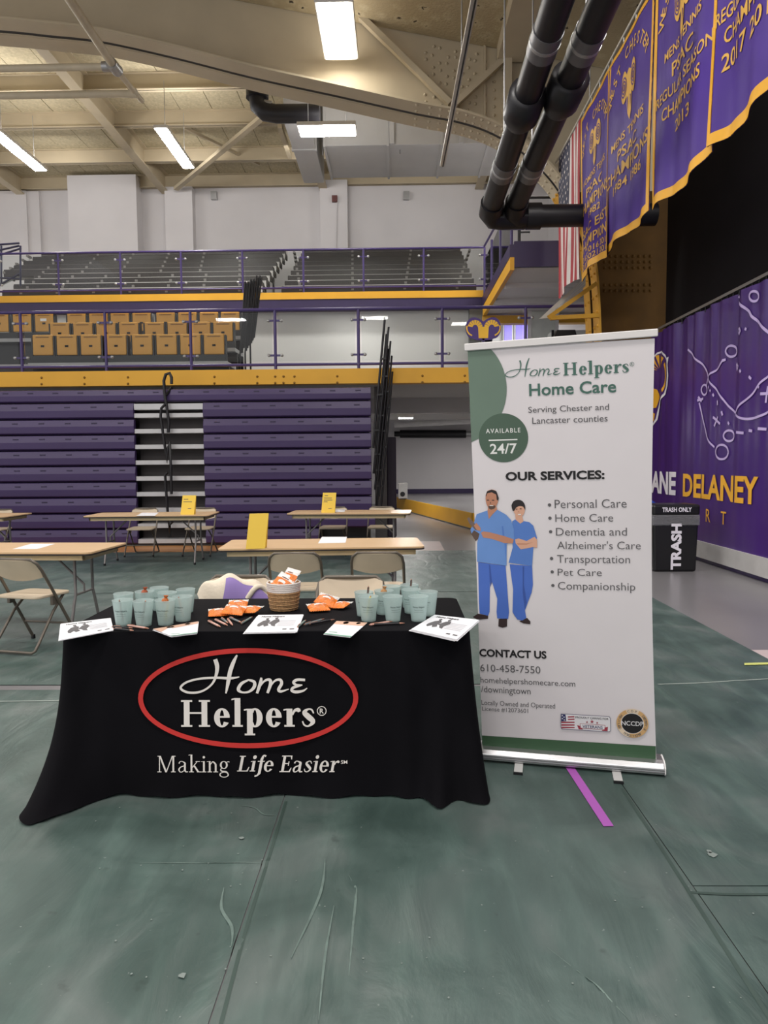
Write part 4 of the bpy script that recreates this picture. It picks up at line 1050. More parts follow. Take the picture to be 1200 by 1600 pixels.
# ---- printed purple curtain along the right wall
XC = XR - .03
ct = thing('wall_curtain', (XC, 8, .3), 'tall purple printed curtain with a play diagram along the right wall', 'curtain')
CP = mat('purple_vinyl_print', (66, 34, 112), .33, var=.08, scale=1.5, spec=.6)
yA, yB_ = 12.6, 1.5; zc0, zc1 = .28, 3.66
def cw(y, z):
    f = max(0, (z - zc0) / (zc1 - zc0)); f = .06 + .94 * f ** 1.5
    return .026 * f * (math.sin(y * 7.3) + .6 * math.sin(y * 13.7 + 1.2 + z * .3) + .35 * math.sin(y * 23 + 2))
m = MB(); m.grid(lambda u, v: (XC + cw(yA + (yB_ - yA) * u, zc0 + (zc1 - zc0) * v), yA + (yB_ - yA) * u, zc0 + (zc1 - zc0) * v), 520, 14)
m.build('cloth', CP, ct)
MB().beam((XC + .04, 12.6, zc1 + .07), (XC + .04, 1.5, zc1 + .07), .04, .04).build('track', mat('pale_track', (150, 146, 142), .4, metal=.5), ct)
m = MB()
for k in range(60): y = 11.95 - k * .17; m.tube([(XC + .03, y, zc1 - .03), (XC + .04, y, zc1 + .08)], .01, 5)
m.build('hooks', BLACKMET, ct)['kind'] = 'stuff'
frc = (V(XC, 8, 0), V(0, -1, 0), V(0, 0, 1), V(-1, 0, 0))
def cut_poly(p):
    """subdivide long edges so lettering follows the folds"""
    return p
def lay_c(polys, mt, nm, lift=.012):
    m = MB()
    for k, p in enumerate(strips(polys, .05)):
        m.add([(XC + cw(8 - x, y) - lift - 3e-5 * (k % 40), 8 - x, y) for x, y in p], [tuple(range(len(p)))])
    return m.build(nm, mt, ct)
LIL = mat('lilac_print_line', (196, 176, 222), .5); WT = mat('white_print', (236, 232, 240), .5); GD = mat('gold_print', (240, 178, 52), .5)
def fitc(body, bl_, br_, top_, bold=.02): return fit_px(text2d(body, bold), frc, bl_, br_, top_)
for g_ in letters(fitc('ANE', (1018, 768), (1056, 772), (1056, 737), .04)): lay_c(g_, WT, 'letter')
for g_ in letters(fitc('DELANEY', (1068, 776), (1185, 785), (1180, 742), .03)): lay_c(g_, GD, 'letter')
lay_c(fitc('R', (1104, 815), (1111, 816), (1104, 795), 0), GD, 'lettering'); lay_c(fitc('T', (1127, 818), (1135, 821), (1130, 799), 0), GD, 'lettering')
def pc(x, y): return fr_px(frc, 1010 + x / 5.333, 440 + y / 5.333)
def cs(pts, w=.03, n=5, mt=LIL, nm='diagram_line'):
    lay_c(stroke([pc(x, y) + (w,) for x, y in pts], n), mt, nm)
def co(x, y, rx, ry, w=.03):
    pts = [(x + rx * math.cos(a), y + ry * math.sin(a)) for a in [i * 2 * PI / 10 for i in range(11)]]; cs(pts, w, 3)
cs([(362, 565), (420, 640), (495, 735), (530, 815), (600, 910), (680, 1030), (750, 1100)]); cs([(650, 650), (600, 730), (525, 790), (500, 870)]); cs([(745, 1095), (800, 1020), (880, 950), (940, 860), (1013, 785), (1080, 720)])
cs([(750, 1110), (810, 1140), (880, 1142), (950, 1120), (1013, 1085), (1080, 1030)]); cs([(440, 1010), (455, 1090), (485, 1200), (520, 1310), (575, 1380)], .03)
cs([(750, 120), (810, 190), (870, 245), (890, 290), (940, 340), (1013, 430), (1090, 520)], .036)
co(705, 580, 40, 46); co(480, 902, 27, 42); co(690, 1285, 42, 45); co(635, 1420, 50, 60); co(905, 122, 30, 42)
for p in ([(565, 1130), (625, 1185)], [(605, 1125), (572, 1205)], [(955, 935), (1050, 930)], [(1005, 870), (990, 1010)], [(765, 410), (805, 390), (800, 432), (765, 410)], [(745, 685), (785, 705), (755, 735), (745, 685)], [(435, 960), (455, 1000)], [(430, 990), (470, 975)], [(640, 660), (665, 650)]): cs(p, .035, 2)
for p in ([(525, 870), (535, 890)], [(545, 900), (552, 915)], [(565, 935), (572, 955)], [(600, 990), (603, 1028)], [(635, 1080), (642, 1115)], [(680, 1170), (690, 1190)], [(798, 735), (806, 755)], [(865, 790), (882, 812)], [(930, 865), (945, 885)], [(760, 1255), (820, 1262)], [(862, 1240), (888, 1245)], [(935, 1225), (998, 1230)], [(838, 392), (850, 398)]): cs(p, .035, 1)
# gold and white crest print at the curtain's far end (plain scrolls)
def pcs(pts): return [pc(x, y) for x, y in pts]
o_ = [(60, 640), (90, 590), (130, 570), (165, 610), (180, 635), (200, 625), (190, 690), (196, 780), (188, 870), (165, 940), (120, 990), (105, 1060), (90, 1150), (62, 1200)]
lay_c([pcs(o_ + [(40, 1200), (40, 640)])], WT, 'crest_outline', .012)
i_ = [(60, 655), (92, 605), (130, 588), (160, 625), (178, 660), (184, 780), (176, 862), (152, 930), (110, 978), (95, 1050), (80, 1140), (62, 1180)]
lay_c([pcs(i_ + [(40, 1180), (40, 655)])], CP, 'crest_ground', .016)
for k in range(6):
    a = 1.0 + k * .42; lay_c([pcs([(110 + 18 * math.cos(a), 740 - 18 * math.sin(a)), (110 + 70 * math.cos(a - .13), 720 - 110 * math.sin(a - .13)), (110 + 70 * math.cos(a + .13), 720 - 110 * math.sin(a + .13))])], GD, 'crest_ray', .020)
lay_c([pcs([(45, 880), (90, 900), (110, 960), (85, 1050), (45, 1060)]), pcs([(50, 1080), (78, 1100), (70, 1160), (50, 1175)])], GD, 'crest_field', .020)
lay_c(stroke([pc(x, y) + (.06,) for x, y in ((160, 680), (172, 760), (165, 850), (140, 910))], 4), GD, 'crest_curl', .020)

# ---- waste bin with its lid and liner
q = atZ(1056, 893, 0); bx, by = q.x - .01, q.y
t = thing('trash_bin', (bx, by + .2, 0), 'black slim trash bin with white TRASH lettering beside the purple curtain', 'trash bin')
BINB = mat('black_bin_plastic', (20, 20, 22), .35)
hw = .305
m = MB(); vs = []
for zz, s in ((0, .92), (.74, 1.0)):
    vs += [(bx - hw * s, by, zz), (bx + hw * s, by, zz), (bx + hw * s, by + .4, zz), (bx - hw * s, by + .4, zz)]
m.add(vs, [(0, 1, 5, 4), (1, 2, 6, 5), (2, 3, 7, 6), (3, 0, 4, 7), (3, 2, 1, 0), (4, 5, 6, 7)]); m.build('body', BINB, t, .025, 2)
m = MB(); m.box(bx - hw - .008, bx + hw + .008, by - .012, by + .41, .62, .76); m.build('liner_cuff', LINER, t, .01)
m = MB(); m.box(bx - hw - .01, bx + hw + .01, by - .015, by + .415, .755, .90); ld = m.build('lid', BINB, t, .03, 2)
frb = (V(bx, by, 0), V(1, 0, 0), V(0, 0, 1), V(0, -1, 0))
MB().flat(fit_px(text2d('TRASH ONLY', .03), frb, (1034, 800), (1080, 799), (1080, 792)), frb, .02).build('lettering', WT, ld)['kind'] = 'stuff'
ps = text2d('TRASH', .045); ps = [[(-y, x) for x, y in p] for p in ps]
a_, b_, c_, d_ = bounds(ps); A = fr_px(frb, 1047, 890); B = fr_px(frb, 1065, 818)
ps = [g_ for g_ in letters(ps)]
for pg in ps: MB().flat([[(A[0] + (x - a_) / (b_ - a_) * (B[0] - A[0]), A[1] + (y - c_) / (d_ - c_) * (B[1] - A[1])) for x, y in p] for p in pg], frb, .012).build('letter', WT, t)
q = atZ(1012, 880, 0); t = thing('recycling_bin', (q.x, 10.3, 0), 'blue lidded recycling bin mostly hidden behind the banner stand and trash bin', 'recycling bin')
MB().box(q.x - .25, q.x + .12, 10.05, 10.5, 0, .82).build('body', mat('blue_bin_plastic', (36, 74, 170), .4), t, .02)
MB().add([(q.x - .27, 10.03, .82), (q.x + .14, 10.03, .82), (q.x + .14, 10.52, .82), (q.x - .27, 10.52, .82), (q.x - .27, 10.03, 1.08), (q.x + .02, 10.03, .88), (q.x + .02, 10.52, .88), (q.x - .27, 10.52, 1.08)], [(0, 1, 5, 4), (1, 2, 6, 5), (2, 3, 7, 6), (3, 0, 4, 7), (4, 5, 6, 7), (3, 2, 1, 0)]).build('lid', mat('blue_bin_plastic', (36, 74, 170), .4), t)
# ================================================================== folding tables and chairs
def make_table():
    t = thing('folding_table', (0, 0, 0), 'x', 'table', 'tan folding tables')
    a, b, r = .915, .38, .05
    out = []
    for cx, cy, a0 in ((a - r, b - r, 0), (-a + r, b - r, PI / 2), (-a + r, -b + r, PI), (a - r, -b + r, 1.5 * PI)):
        out += [(cx + r * math.cos(a0 + k * PI / 8), cy + r * math.sin(a0 + k * PI / 8)) for k in range(5)]
    f = (V(0, 0, .722), V(1, 0, 0), V(0, 1, 0), V(0, 0, 1))
    tp = MB().prism(out, f, .018).build('tabletop', WOODTOP, t)
    MB().prism([(x * 1.002, y * 1.004) for x, y in out], (V(0, 0, .712), f[1], f[2], f[3]), .014).build('edge_band', DARKEDGE, tp)
    m = MB(); A, B = .84, .33
    m.box(-A, A, -B, -B + .02, .665, .712); m.box(-A, A, B - .02, B, .665, .712); m.box(-A, -A + .02, -B, B, .665, .712); m.box(A - .02, A, -B, B, .665, .712)
    m.build('apron', APRON, t)
    for s in (-1, 1):
        x = s * .66
        for q in (-1, 1):
            MB().tube([(x, q * .16, .70), (x, q * .16, .33), (x + s * .0, q * .19, .26), (x, q * .27, .02)], .014, 8).build('leg', TUBE_GREY, t)
            MB().tube([(x, q * .27, .0), (x, q * .27, .03)], .018, 8).build('foot', BLACKMET, t)
        MB().tube([(x, -.17, .33), (x, .17, .33)], .011, 6).build('leg_bar', TUBE_GREY, t)
        MB().tube([(x, 0, .33), (x, 0, .40), (x - s * .30, 0, .69)], .011, 6).build('brace', TUBE_GREY, t)
    return t
tp = make_table()
tables = [((-3.52, 6.42), -.05, 'tan folding table at the left with one sheet of paper, in the second row'),
          ((-.69, 6.62), .06, 'tan folding table with a blank looking yellow card, behind the draped table'),
          ((-3.66, 10.62), .04, 'tan folding table with a yellow card in front of the silver aisle'),
          ((-.70, 10.80), -.05, 'tan folding table with a yellow card, farthest right'),
          ((-6.62, 10.65), 0, 'tan folding table cut by the left edge of the picture, third row')]
TB = []
for i, (p, rz, lb) in enumerate(tables):
    o = tp if i == 0 else copy_tree(tp)
    o.location = (p[0], p[1], .004); o.rotation_euler = (0, 0, rz); o['label'] = lb; TB.append((p, rz))

def make_chair(seatm=CHAIRBEIGE, tubem=TUBE_BRONZE):
    """front of the chair toward -y"""
    t = thing('folding_chair', (0, 0, 0), 'x', 'chair', 'beige folding chairs')
    w = .215
    # main frame: up one side, over the back, down the other
    m = MB(); P = []
    for s in (-1, 1):
        leg = [(s * (w + .012), -.27, .01), (s * (w + .006), -.02, .42), (s * w, .13, .66), (s * (w - .012), .165, .715), (s * (w - .05), .185, .748)]
        P.append(leg)
    m.tube(P[0] + P[1][::-1], .0125, 8); m.build('main_frame', tubem, t)
    MB().tube([(-w - .005, -.17, .17), (w + .005, -.17, .17)], .009, 6).build('front_stretcher', tubem, t)
    # rear U frame
    MB().tube([(-.175, -.16, .415), (-.185, -.02, .30), (-.195, .17, .08), (-.195, .215, .03), (-.17, .22, .015), (.17, .22, .015), (.195, .215, .03), (.195, .17, .08), (.185, -.02, .30), (.175, -.16, .415)], .0115, 8).build('rear_frame', tubem, t)
    for s in (-1, 1):
        MB().lathe([(.018, 0), (.016, .03)], 8, (s * (w + .012), -.27, -.003)).build('foot_cap', BLACKMET, t)
        MB().box(s * .205 - .012, s * .205 + .012, -.04, .02, .36, .43).build('hinge', tubem, t)
    # seat pan: narrows toward the back
    m = MB(); out = []
    for cx, cy, r, a0 in ((.15, .15, .05, 0), (-.15, .15, .05, PI / 2), (-.15, -.14, .06, PI), (.15, -.14, .06, 1.5 * PI)):
        out += [(cx + r * math.cos(a0 + k * PI / 10), cy + r * math.sin(a0 + k * PI / 10)) for k in range(6)]
    m.prism(out, (V(0, -.03, .425), V(1, 0, 0), V(0, 1, .03).normalized(), V(0, -.03, 1).normalized()), .022); m.build('seat', seatm, t, .006, 2)
    # backrest: curved panel, bowed lower edge
    def B(u, v, o=0):
        x = (u - .5) * 2 * (w - .01); e = 4 * u * (1 - u)
        lo = .60 - .035 * e; hi = .742 - .02 * (1 - e) ** 4
        z = lo + (hi - lo) * v
        return (x, .10 + (z - .6) * .52 + .035 * e + o, z)
    m = MB(); m.grid(lambda u, v: B(u, v, -.012), 14, 4); m.grid(lambda u, v: B(1 - u, v, .004), 14, 4)
    m.grid(lambda u, v: B(u, 0, .004 - .016 * v), 14, 1); m.grid(lambda u, v: B(u, 1, -.012 + .016 * v), 14, 1)
    m.build('backrest', seatm, t)
    return t
cp = make_chair()
def chair_at(x, y, rz, lb, first=[True]):
    o = cp if first[0] else copy_tree(cp); first[0] = False
    o.location = (x, y, .006); o.rotation_euler = (0, 0, rz); o['label'] = lb; return o
q = atZ(24, 875, .75); chair_at(q.x + .02, q.y + .18, PI - .22, 'beige folding chair at the left edge, its back to the camera')
q = atZ(459, 865, .75); chair_at(q.x, q.y + .16, PI + .03, 'beige folding chair at the table behind the draped table, left of its pair')
q = atZ(590, 864, .75); chair_at(q.x, q.y + .16, PI - .02, 'beige folding chair at the table behind the draped table, right of its pair')
for px_, py, lb in ((228, 797, 'beige folding chair behind the table in front of the aisle, left of its pair'), (318, 796, 'beige folding chair behind the table in front of the aisle, right of its pair'), (522, 791, 'beige folding chair behind the farthest right table, left of its pair'), (596, 792, 'beige folding chair behind the farthest right table, right of its pair'), (1, 800, 'beige folding chair behind the table cut by the left edge')):
    q = atY(px_, py, 11.72); chair_at(q.x, 11.55, random.uniform(-.1, .1), lb)
q = atZ(549, 904, .75); chair_at(q.x, q.y - .14, .03, 'pale folding chair directly behind the draped table, its empty back showing')
q = atZ(372, 903, .75); chair_at(q.x, q.y - .14, -.05, 'folding chair behind the draped table with a cream and lilac bag over it')

# papers and cards on the folding tables
def flat_sheet(nm, label, pts, z, cat, group, mt=PAPER, thick=.0015):
    P = [atZ(x, y, z) for x, y in pts]; c = sum(P, V(0, 0, 0)) / 4
    t = thing(nm, c, label, cat, group)
    MB().add([p for p in P] + [p + V(0, 0, thick) for p in P], [(3, 2, 1, 0), (4, 5, 6, 7), (0, 1, 5, 4), (1, 2, 6, 5), (2, 3, 7, 6), (3, 0, 4, 7)]).build('sheet', mt, t)
    return t
ZT = .7445
gp = 'white sheets lying on the folding tables'
for pts, lb in (([(20, 858), (58, 858), (86, 850), (48, 850)], 'white sheet on the left folding table of the second row'), ([(497, 849), (540, 848), (542, 839), (503, 839)], 'white sheet on the folding table behind the draped table'), ([(213, 806), (242, 806), (248, 801), (222, 801)], 'white sheet on the folding table before the aisle'), ([(518, 800), (538, 800), (540, 796), (520, 796)], 'white sheet on the farthest right folding table')):
    flat_sheet('paper_sheet', lb, pts, ZT, 'paper', gp)
def card(label, bl_, br_, tr_, tl_, z, ink):
    A = atZ(*bl_, z); B = atZ(*br_, z); u = (B - A); n = u.cross(V(0, 0, 1)).normalized()
    hh = (atY(*tl_, A.y + .03) - A).z
    t = thing('table_card', (A + B) / 2, label, 'sign', 'yellow cards standing on the folding tables')
    lean = V(0, .16, 0) * hh + V((atY(*tl_, A.y).x - A.x) if True else 0, 0, 0)
    T0 = A + lean + V(0, 0, hh); T1 = B + lean + V(0, 0, hh)
    MB().add([A, B, T1, T0] + [p + V(0, .004, 0) for p in (A, B, T1, T0)], [(0, 1, 2, 3), (7, 6, 5, 4), (0, 4, 5, 1), (3, 2, 6, 7), (0, 3, 7, 4), (1, 5, 6, 2)]).build('front_panel', YCARD, t)
    bk = V(0, .085, 0)
    MB().add([A + bk, B + bk, T1 + V(0, .006, 0), T0 + V(0, .006, 0)] + [p + V(0, .004, 0) for p in (A + bk, B + bk, T1 + V(0, .006, 0), T0 + V(0, .006, 0))], [(0, 1, 2, 3), (7, 6, 5, 4), (0, 4, 5, 1), (3, 2, 6, 7), (0, 3, 7, 4), (1, 5, 6, 2)]).build('back_panel', YCARD, t)
    if ink:
        m = MB()
        def L_(u0, u1, v, h): 
            q = lambda a, b: A.lerp(B, a) + (T0 - A) * b + V(0, -.002, 0)
            m.add([q(u0, v), q(u1, v), q(u1, v + h), q(u0, v + h)], [(0, 1, 2, 3)])
        for a in ink: L_(*a)
        m.build('faint_lines', GREYINK, t)
    return t
card('largest yellow card standing on the table behind the draped table', (384, 858), (414, 857), (421, 801), (388, 803), ZT, None)
card('yellow card standing on the table in front of the silver aisle', (282, 804), (303, 804), (306, 773), (284, 774), ZT, [(.12, .45, .78, .03), (.12, .75, .65, .03), (.5, .75, .3, .025)])
card('yellow card standing on the farthest right table', (502, 801), (523, 801), (527, 769), (504, 770), ZT, [(.15, .4, .84, .03), (.12, .7, .72, .03), (.12, .75, .62, .03), (.12, .4, .53, .03), (.5, .75, .2, .02)])

# ================================================================== the draped table
TX0, TX1, TY0, TY1, TZ = -1.52, .325, 3.13, 3.90, .745
ct_ = thing('draped_table', ((TX0 + TX1) / 2, (TY0 + TY1) / 2, 0), 'long table under a floor length black cloth with a red oval logo', 'table')
cx_, cy_ = (TX0 + TX1) / 2, (TY0 + TY1) / 2; ha, hb, cr = (TX1 - TX0) / 2, (TY1 - TY0) / 2, .045
per = []
def seg(x0, y0, x1, y1, n, nx, ny):
    for k in range(n): f = k / n; per.append((x0 + (x1 - x0) * f, y0 + (y1 - y0) * f, nx, ny))
def arc(x, y, a0, n=10):
    for k in range(n): a = a0 + PI / 2 * k / n; per.append((x + cr * math.cos(a), y + cr * math.sin(a), math.cos(a), math.sin(a)))
seg(-ha + cr, -hb, ha - cr, -hb, 90, 0, -1); arc(ha - cr, -hb + cr, -PI / 2); seg(ha, -hb + cr, ha, hb - cr, 30, 1, 0); arc(ha - cr, hb - cr, 0)
seg(ha - cr, hb, -ha + cr, hb, 60, 0, 1); arc(-ha + cr, hb - cr, PI / 2); seg(-ha, hb - cr, -ha, -hb + cr, 30, -1, 0); arc(-ha + cr, -hb + cr, PI)
def drape(i, f):
    """f: 0 at the table edge, 1 at the floor"""
    x, y, nx, ny = per[i % len(per)]
    z = TZ * (1 - f)
    px_, py = x + nx * .055 * f, y + ny * .055 * f
    if ny < -.5 or (y < 0 and abs(nx) > 0):
        # corner fullness falls forward and outward
        dl = math.hypot(x + ha, y + hb); dr = math.hypot(x - ha, y + hb)
        gl = math.exp(-(dl / .13) ** 2) * f ** 3.4; gr = math.exp(-(dr / .10) ** 2) * f ** 2.4
        px_ += -.05 * gl + .03 * gr; py += -.25 * gl - .10 * gr
        # soft vertical folds near both ends
        e = math.exp(-((x + ha) / .22) ** 2) + math.exp(-((x - ha) / .30) ** 2)
        py += -.022 * e * f * math.sin(x * 42) * min(1, f * 1.5)
        # gathered tail left of the right corner
        g2 = math.exp(-((x - ha + .16) / .05) ** 2) * f ** 5; py -= .11 * g2
        g3 = math.exp(-((x + ha - .13) / .04) ** 2) * f ** 5; py -= .05 * g3
        py += .006 * f * math.sin(x * 9 + 1) + .012 * f ** 6 * math.sin(x * 17)
    else:
        px_ += nx * .018 * f * math.sin(y * 30); py += ny * .02 * f * math.sin(x * 24)
    return (cx_ + px_, cy_ + py, max(z, .012 + .004 * math.sin(i * .7)))
m = MB(); N = len(per); K = 26
vs = [drape(i, (k / K)) for k in range(K + 1) for i in range(N)]
m.add(vs, [(k * N + i, (k + 1) * N + i, (k + 1) * N + (i + 1) % N, k * N + (i + 1) % N) for k in range(K) for i in range(N)], 0, True)
o = m.build('skirt', BLACKCLOTH, ct_)
MB().prism([(p[0], p[1]) for p in per], (V(cx_, cy_, TZ - .02), V(1, 0, 0), V(0, 1, 0), V(0, 0, 1)), .022).build('top_cloth', BLACKCLOTH, ct_, .008, 2)
tt = V(0, -.055, -TZ).normalized()
frt = (V(0, TY0, TZ), V(1, 0, 0), -tt, V(0, -1, 0.0738).normalized())
m = MB()
c0 = fr_px(frt, 388, 1090); rx = fr_px(frt, 560, 1090)[0] - c0[0]; ry = fr_px(frt, 388, 1012)[1] - c0[1]
m.flat(ring(c0[0], c0[1], rx, ry, .022, .022, n=72), frt, .009); m.build('red_oval', RED, ct_)
m = MB()
hp = home2d(); a = fr_px(frt, 281.5, 1083.5); b = fr_px(frt, 480.5, 1022)
ba = bounds(hp); hp = [[(a[0] + (x - ba[0]) / (ba[1] - ba[0]) * (b[0] - a[0]), a[1] + (y - ba[2]) / (ba[3] - ba[2]) * (b[1] - a[1])) for x, y in p] for p in hp]
m.flat(hp, frt, .009)
m.flat(fit_px(serif2d('Helpers', .15, .045), frt, (284, 1134.6), (493, 1134.6), (371, 1090)), frt, .0085)
c1 = fr_px(frt, 503, 1110); m.flat(ring(c1[0], c1[1], .0215, .0215, .0035, .0035), frt, .009); m.flat(center(text2d('R', .02), c1[0], c1[1], .022), frt, .009)
m.flat(fit_px(serif2d('Making', .075, .03), frt, (247, 1205.5), (359.5, 1205.5), (300, 1178)), frt, .009)
m.flat(fit_px(serif2d('Life', .12, .042, .2), frt, (371, 1204.5), (428, 1204), (417, 1178)), frt, .009)
m.flat(fit_px(serif2d('Easier', .115, .042, .2), frt, (437, 1204.5), (531, 1206), (496, 1179)), frt, .009)
m.flat(fit_px(text2d('SM', .01), frt, (533, 1192), (543, 1192.5), (540, 1187)), frt, .009)
m.build('lettering', CREAM, ct_)

# ================================================================== roll-up banner stand
BX, BY, byaw, blean, bside, BH, BW = .838, 3.425, -.205, .086, .034, 2.062, .845
u = V(math.cos(byaw), math.sin(byaw), 0); n0 = V(math.sin(byaw), -math.cos(byaw), 0)
v = V(0, 0, 1) * math.cos(blean) + n0 * math.sin(blean); v = (v * math.cos(bside) - u * math.sin(bside)).normalized()
nn = u.cross(v).normalized(); 
if nn.y > 0: nn = -nn
O = V(BX, BY, 0)
u_g = (u + V(0, 0, .016)).normalized(); u_t = (u + V(0, 0, .034)).normalized(); nn = u_g.cross(v).normalized()
if nn.y > 0: nn = -nn
bs_ = thing('banner_stand', O, 'tall white and green roll-up banner stand listing care services', 'banner stand')
G0 = .052
frb_ = (O + v * G0, u_g, v, nn)
GW, GH = BW - .025, BH - G0 - .03
gm = mat('white_banner_film', (222, 216, 218), .42, var=.015)
edge = [k / 14 for k in range(15)]
MB().prism([(GW / 2 - .017 * math.sin(PI * f) , GH * f) for f in edge] + [(-GW / 2 - .010 * (1 - f) + .004 * math.sin(PI * f), GH * f) for f in edge[::-1]], (O + v * G0 - nn * .001, u_g, v, nn), -.002).build('graphic', gm, bs_)
MB().prism([(-BW / 2, GH), (BW / 2, GH), (BW / 2, GH + .033), (-BW / 2, GH + .033)], (O + v * G0 + nn * .012, u_t, v, nn), -.024).build('top_rail', mat('white_rail', (222, 218, 216), .35), bs_, .003)
# base cassette
bpz = [(-.10, 0), (.055, 0), (.062, .008), (.059, .034), (.04, .05), (.012, .056), (-.06, .056), (-.1, .035)]
m = MB(); k = len(bpz)
e0, e1 = O - u * (BW / 2 + .005), O + u * (BW / 2 + .015)
vs = [e + n0 * a + V(0, 0, b + .012) for e in (e0, e1) for a, b in bpz]
m.add(vs, [(i, (i + 1) % k, k + (i + 1) % k, k + i) for i in range(k)] + [tuple(range(k))[::-1], tuple(range(k, 2 * k))]); m.build('cassette', STEEL, bs_, .003)
for e, s in ((e0, -1), (e1, 1)):
    m = MB(); vs = [e + u * (s * .006) * j + n0 * a + V(0, 0, b + .012) for j in (0, 1) for a, b in bpz]
    m.add(vs, [(i, (i + 1) % k, k + (i + 1) % k, k + i) for i in range(k)] + [tuple(range(k))[::-1], tuple(range(k, 2 * k))]); m.build('end_cap', WHITEPLASTIC, bs_)
gr = MB()
for zz in (.026, .036): gr.beam(e0 + n0 * .063 + V(0, 0, zz), e1 + n0 * .063 + V(0, 0, zz), .003, .003)
gr.build('groove', mat('dark_groove', (90, 90, 92), .4), bs_)
for px_, py in ((810, 1206), (965, 1218)):
    q = atZ(px_, py, 0); s = (q - O).dot(u); base = O + u * s
    f = MB(); d = n0
    vs = [base + u * x + d * y + V(0, 0, zz) for zz in (.004, .012) for y in (-.1, .165) for x in (-.02, .02)]
    f.add(vs, [(0, 2, 3, 1), (4, 5, 7, 6), (0, 1, 5, 4), (2, 6, 7, 3), (0, 4, 6, 2), (1, 3, 7, 5)]); ft = f.build('foot', mat('silver_foot', (206, 206, 204), .35), bs_)
    f = MB(); vs = [base + u * x + d * y + V(0, 0, zz) for zz in (.003, .014) for y in (.16, .172) for x in (-.022, .022)]
    f.add(vs, [(0, 2, 3, 1), (4, 5, 7, 6), (0, 1, 5, 4), (2, 6, 7, 3), (0, 4, 6, 2), (1, 3, 7, 5)]); f.build('foot_cap', BLACKMET, ft)
MB().tube([O - n0 * .05 + V(0, 0, .09), O + v * (BH - .02) - nn * .02], .011, 8).build('support_pole', STEEL, bs_)
# print on the banner, in the banner's own metres
def bp_(x, y): return fr_px(frb_, x, y)
G1 = mat('sage_green_print', (104, 125, 110), .5); G2 = mat('dark_green_print', (74, 96, 80), .5); G3 = mat('leaf_green_print', (62, 94, 66), .5); G4 = mat('logo_green_print', (66, 104, 92), .5)
LAY = [0]
def pr(polys, mt, nm='print', step=True):
    if step and nm not in ('lettering', 'bullet', 'rule'): LAY[0] += 1
    MB().flat(polys, frb_, .0006 + .00009 * LAY[0] + (.0003 if nm in ('lettering', 'rule') else 0)).build(nm, mt, bs_)
# green quarter disc cut by the banner's edges
c0 = bp_(721, 611); r0 = bp_(803, 611)[0] - c0[0]; r1 = bp_(721, 697)[1] - c0[1]; r1 = abs(r1)
pts = [(c0[0] + r0 * math.cos(a), c0[1] + r1 * math.sin(a)) for a in [-PI / 2 + .02 + i * (PI - .02) / 40 for i in range(41)]]
pts = [(max(x, -GW / 2), min(y, GH)) for x, y in pts]; pts = [(-GW / 2, pts[0][1])] + pts + [(-GW / 2, GH)]
clean = []
for p in pts:
    if not clean or math.hypot(p[0] - clean[-1][0], p[1] - clean[-1][1]) > 1e-4: clean.append(p)
pr([clean], G1, 'green_shape')
c0 = bp_(796, 685.4); r0 = bp_(835, 685)[0] - c0[0]
pr([ell(c0[0], c0[1], r0, r0 * 1.0, 48)], G2, 'green_disc')
def T(body, bl_, br_, tp_, mt, bold=0., nm='lettering', sp=1.0): pr(fit_px(text2d(body, bold, sp), frb_, bl_, br_, tp_), mt, nm)
WP = mat('white_banner_print', (232, 232, 228), .5)
T('AVAILABLE', (769, 678.2), (823, 676.4), (823, 669.4), WP, .01, sp=1.25); T('24/7', (775, 710.6), (817, 708.6), (808, 693.5), WP, .015)
a, b = bp_(773, 689.6), bp_(818, 687.5); pr([rect(a[0], a[1] - .003, b[0], a[1] + .003)], WP, 'rule')
hp = home2d(.8); a = bp_(800.5, 591.5); b = bp_(887.5, 560.5); ba = bounds(hp); yb0 = (a[1] + bp_(887, 585)[1]) / 2
pr([[(a[0] + (x - ba[0]) / (ba[1] - ba[0]) * (b[0] - a[0]), yb0 + (y - ba[2]) / (ba[3] - ba[2]) * .085) for x, y in p] for p in hp], G4, 'lettering')
pr(fit_px(serif2d('Helpers', .15, .045), frb_, (892, 586), (995, 579), (937, 561.5)), G4, 'lettering')
c1 = bp_(1000, 566); pr(ring(c1[0], c1[1], .0095, .0095, .0016, .0016) + center(text2d('R'), c1[0], c1[1], .01), G4, 'lettering')
T('Home Care', (838, 618), (974.5, 610.5), (925, 594.3), G4, .018)
T('Serving Chester and', (836, 645), (962.5, 638.5), (961.4, 629), GREYINK); T('Lancaster counties', (842, 662.5), (960, 656.5), (843, 652.5), GREYINK)
T('OUR SERVICES:', (798.4, 751), (953.5, 747), (953.5, 733.6), INK, .035)
for bl_, br_, tp_, s_ in (((874.4, 793.5), (987, 791.5), (939.7, 779), 'Personal Care'), ((875, 815), (965.6, 813.6), (875, 803), 'Home Care'), ((875.6, 836.5), (986.6, 835.3), (985, 823), 'Dementia and'), ((877, 857.5), (1007.8, 856.5), (897, 845), "Alzheimer's Care"), ((876.6, 879), (990.6, 878.5), (876.6, 867), 'Transportation'), ((877, 899.5), (946, 899), (877, 888.5), 'Pet Care'), ((877, 920.5), (998, 921.2), (981, 909), 'Companionship')):
    T(s_, bl_, br_, tp_, GREYINK, -.004)
for x, y in ((532, 157), (533, 223), (535, 291), (537, 425), (539, 492), (541, 560)):
    c1 = bp_(700 + x / 3.2, 740 + y / 3.2); pr([ell(c1[0], c1[1], .0078, .0078, 14)], GREYINK, 'bullet')
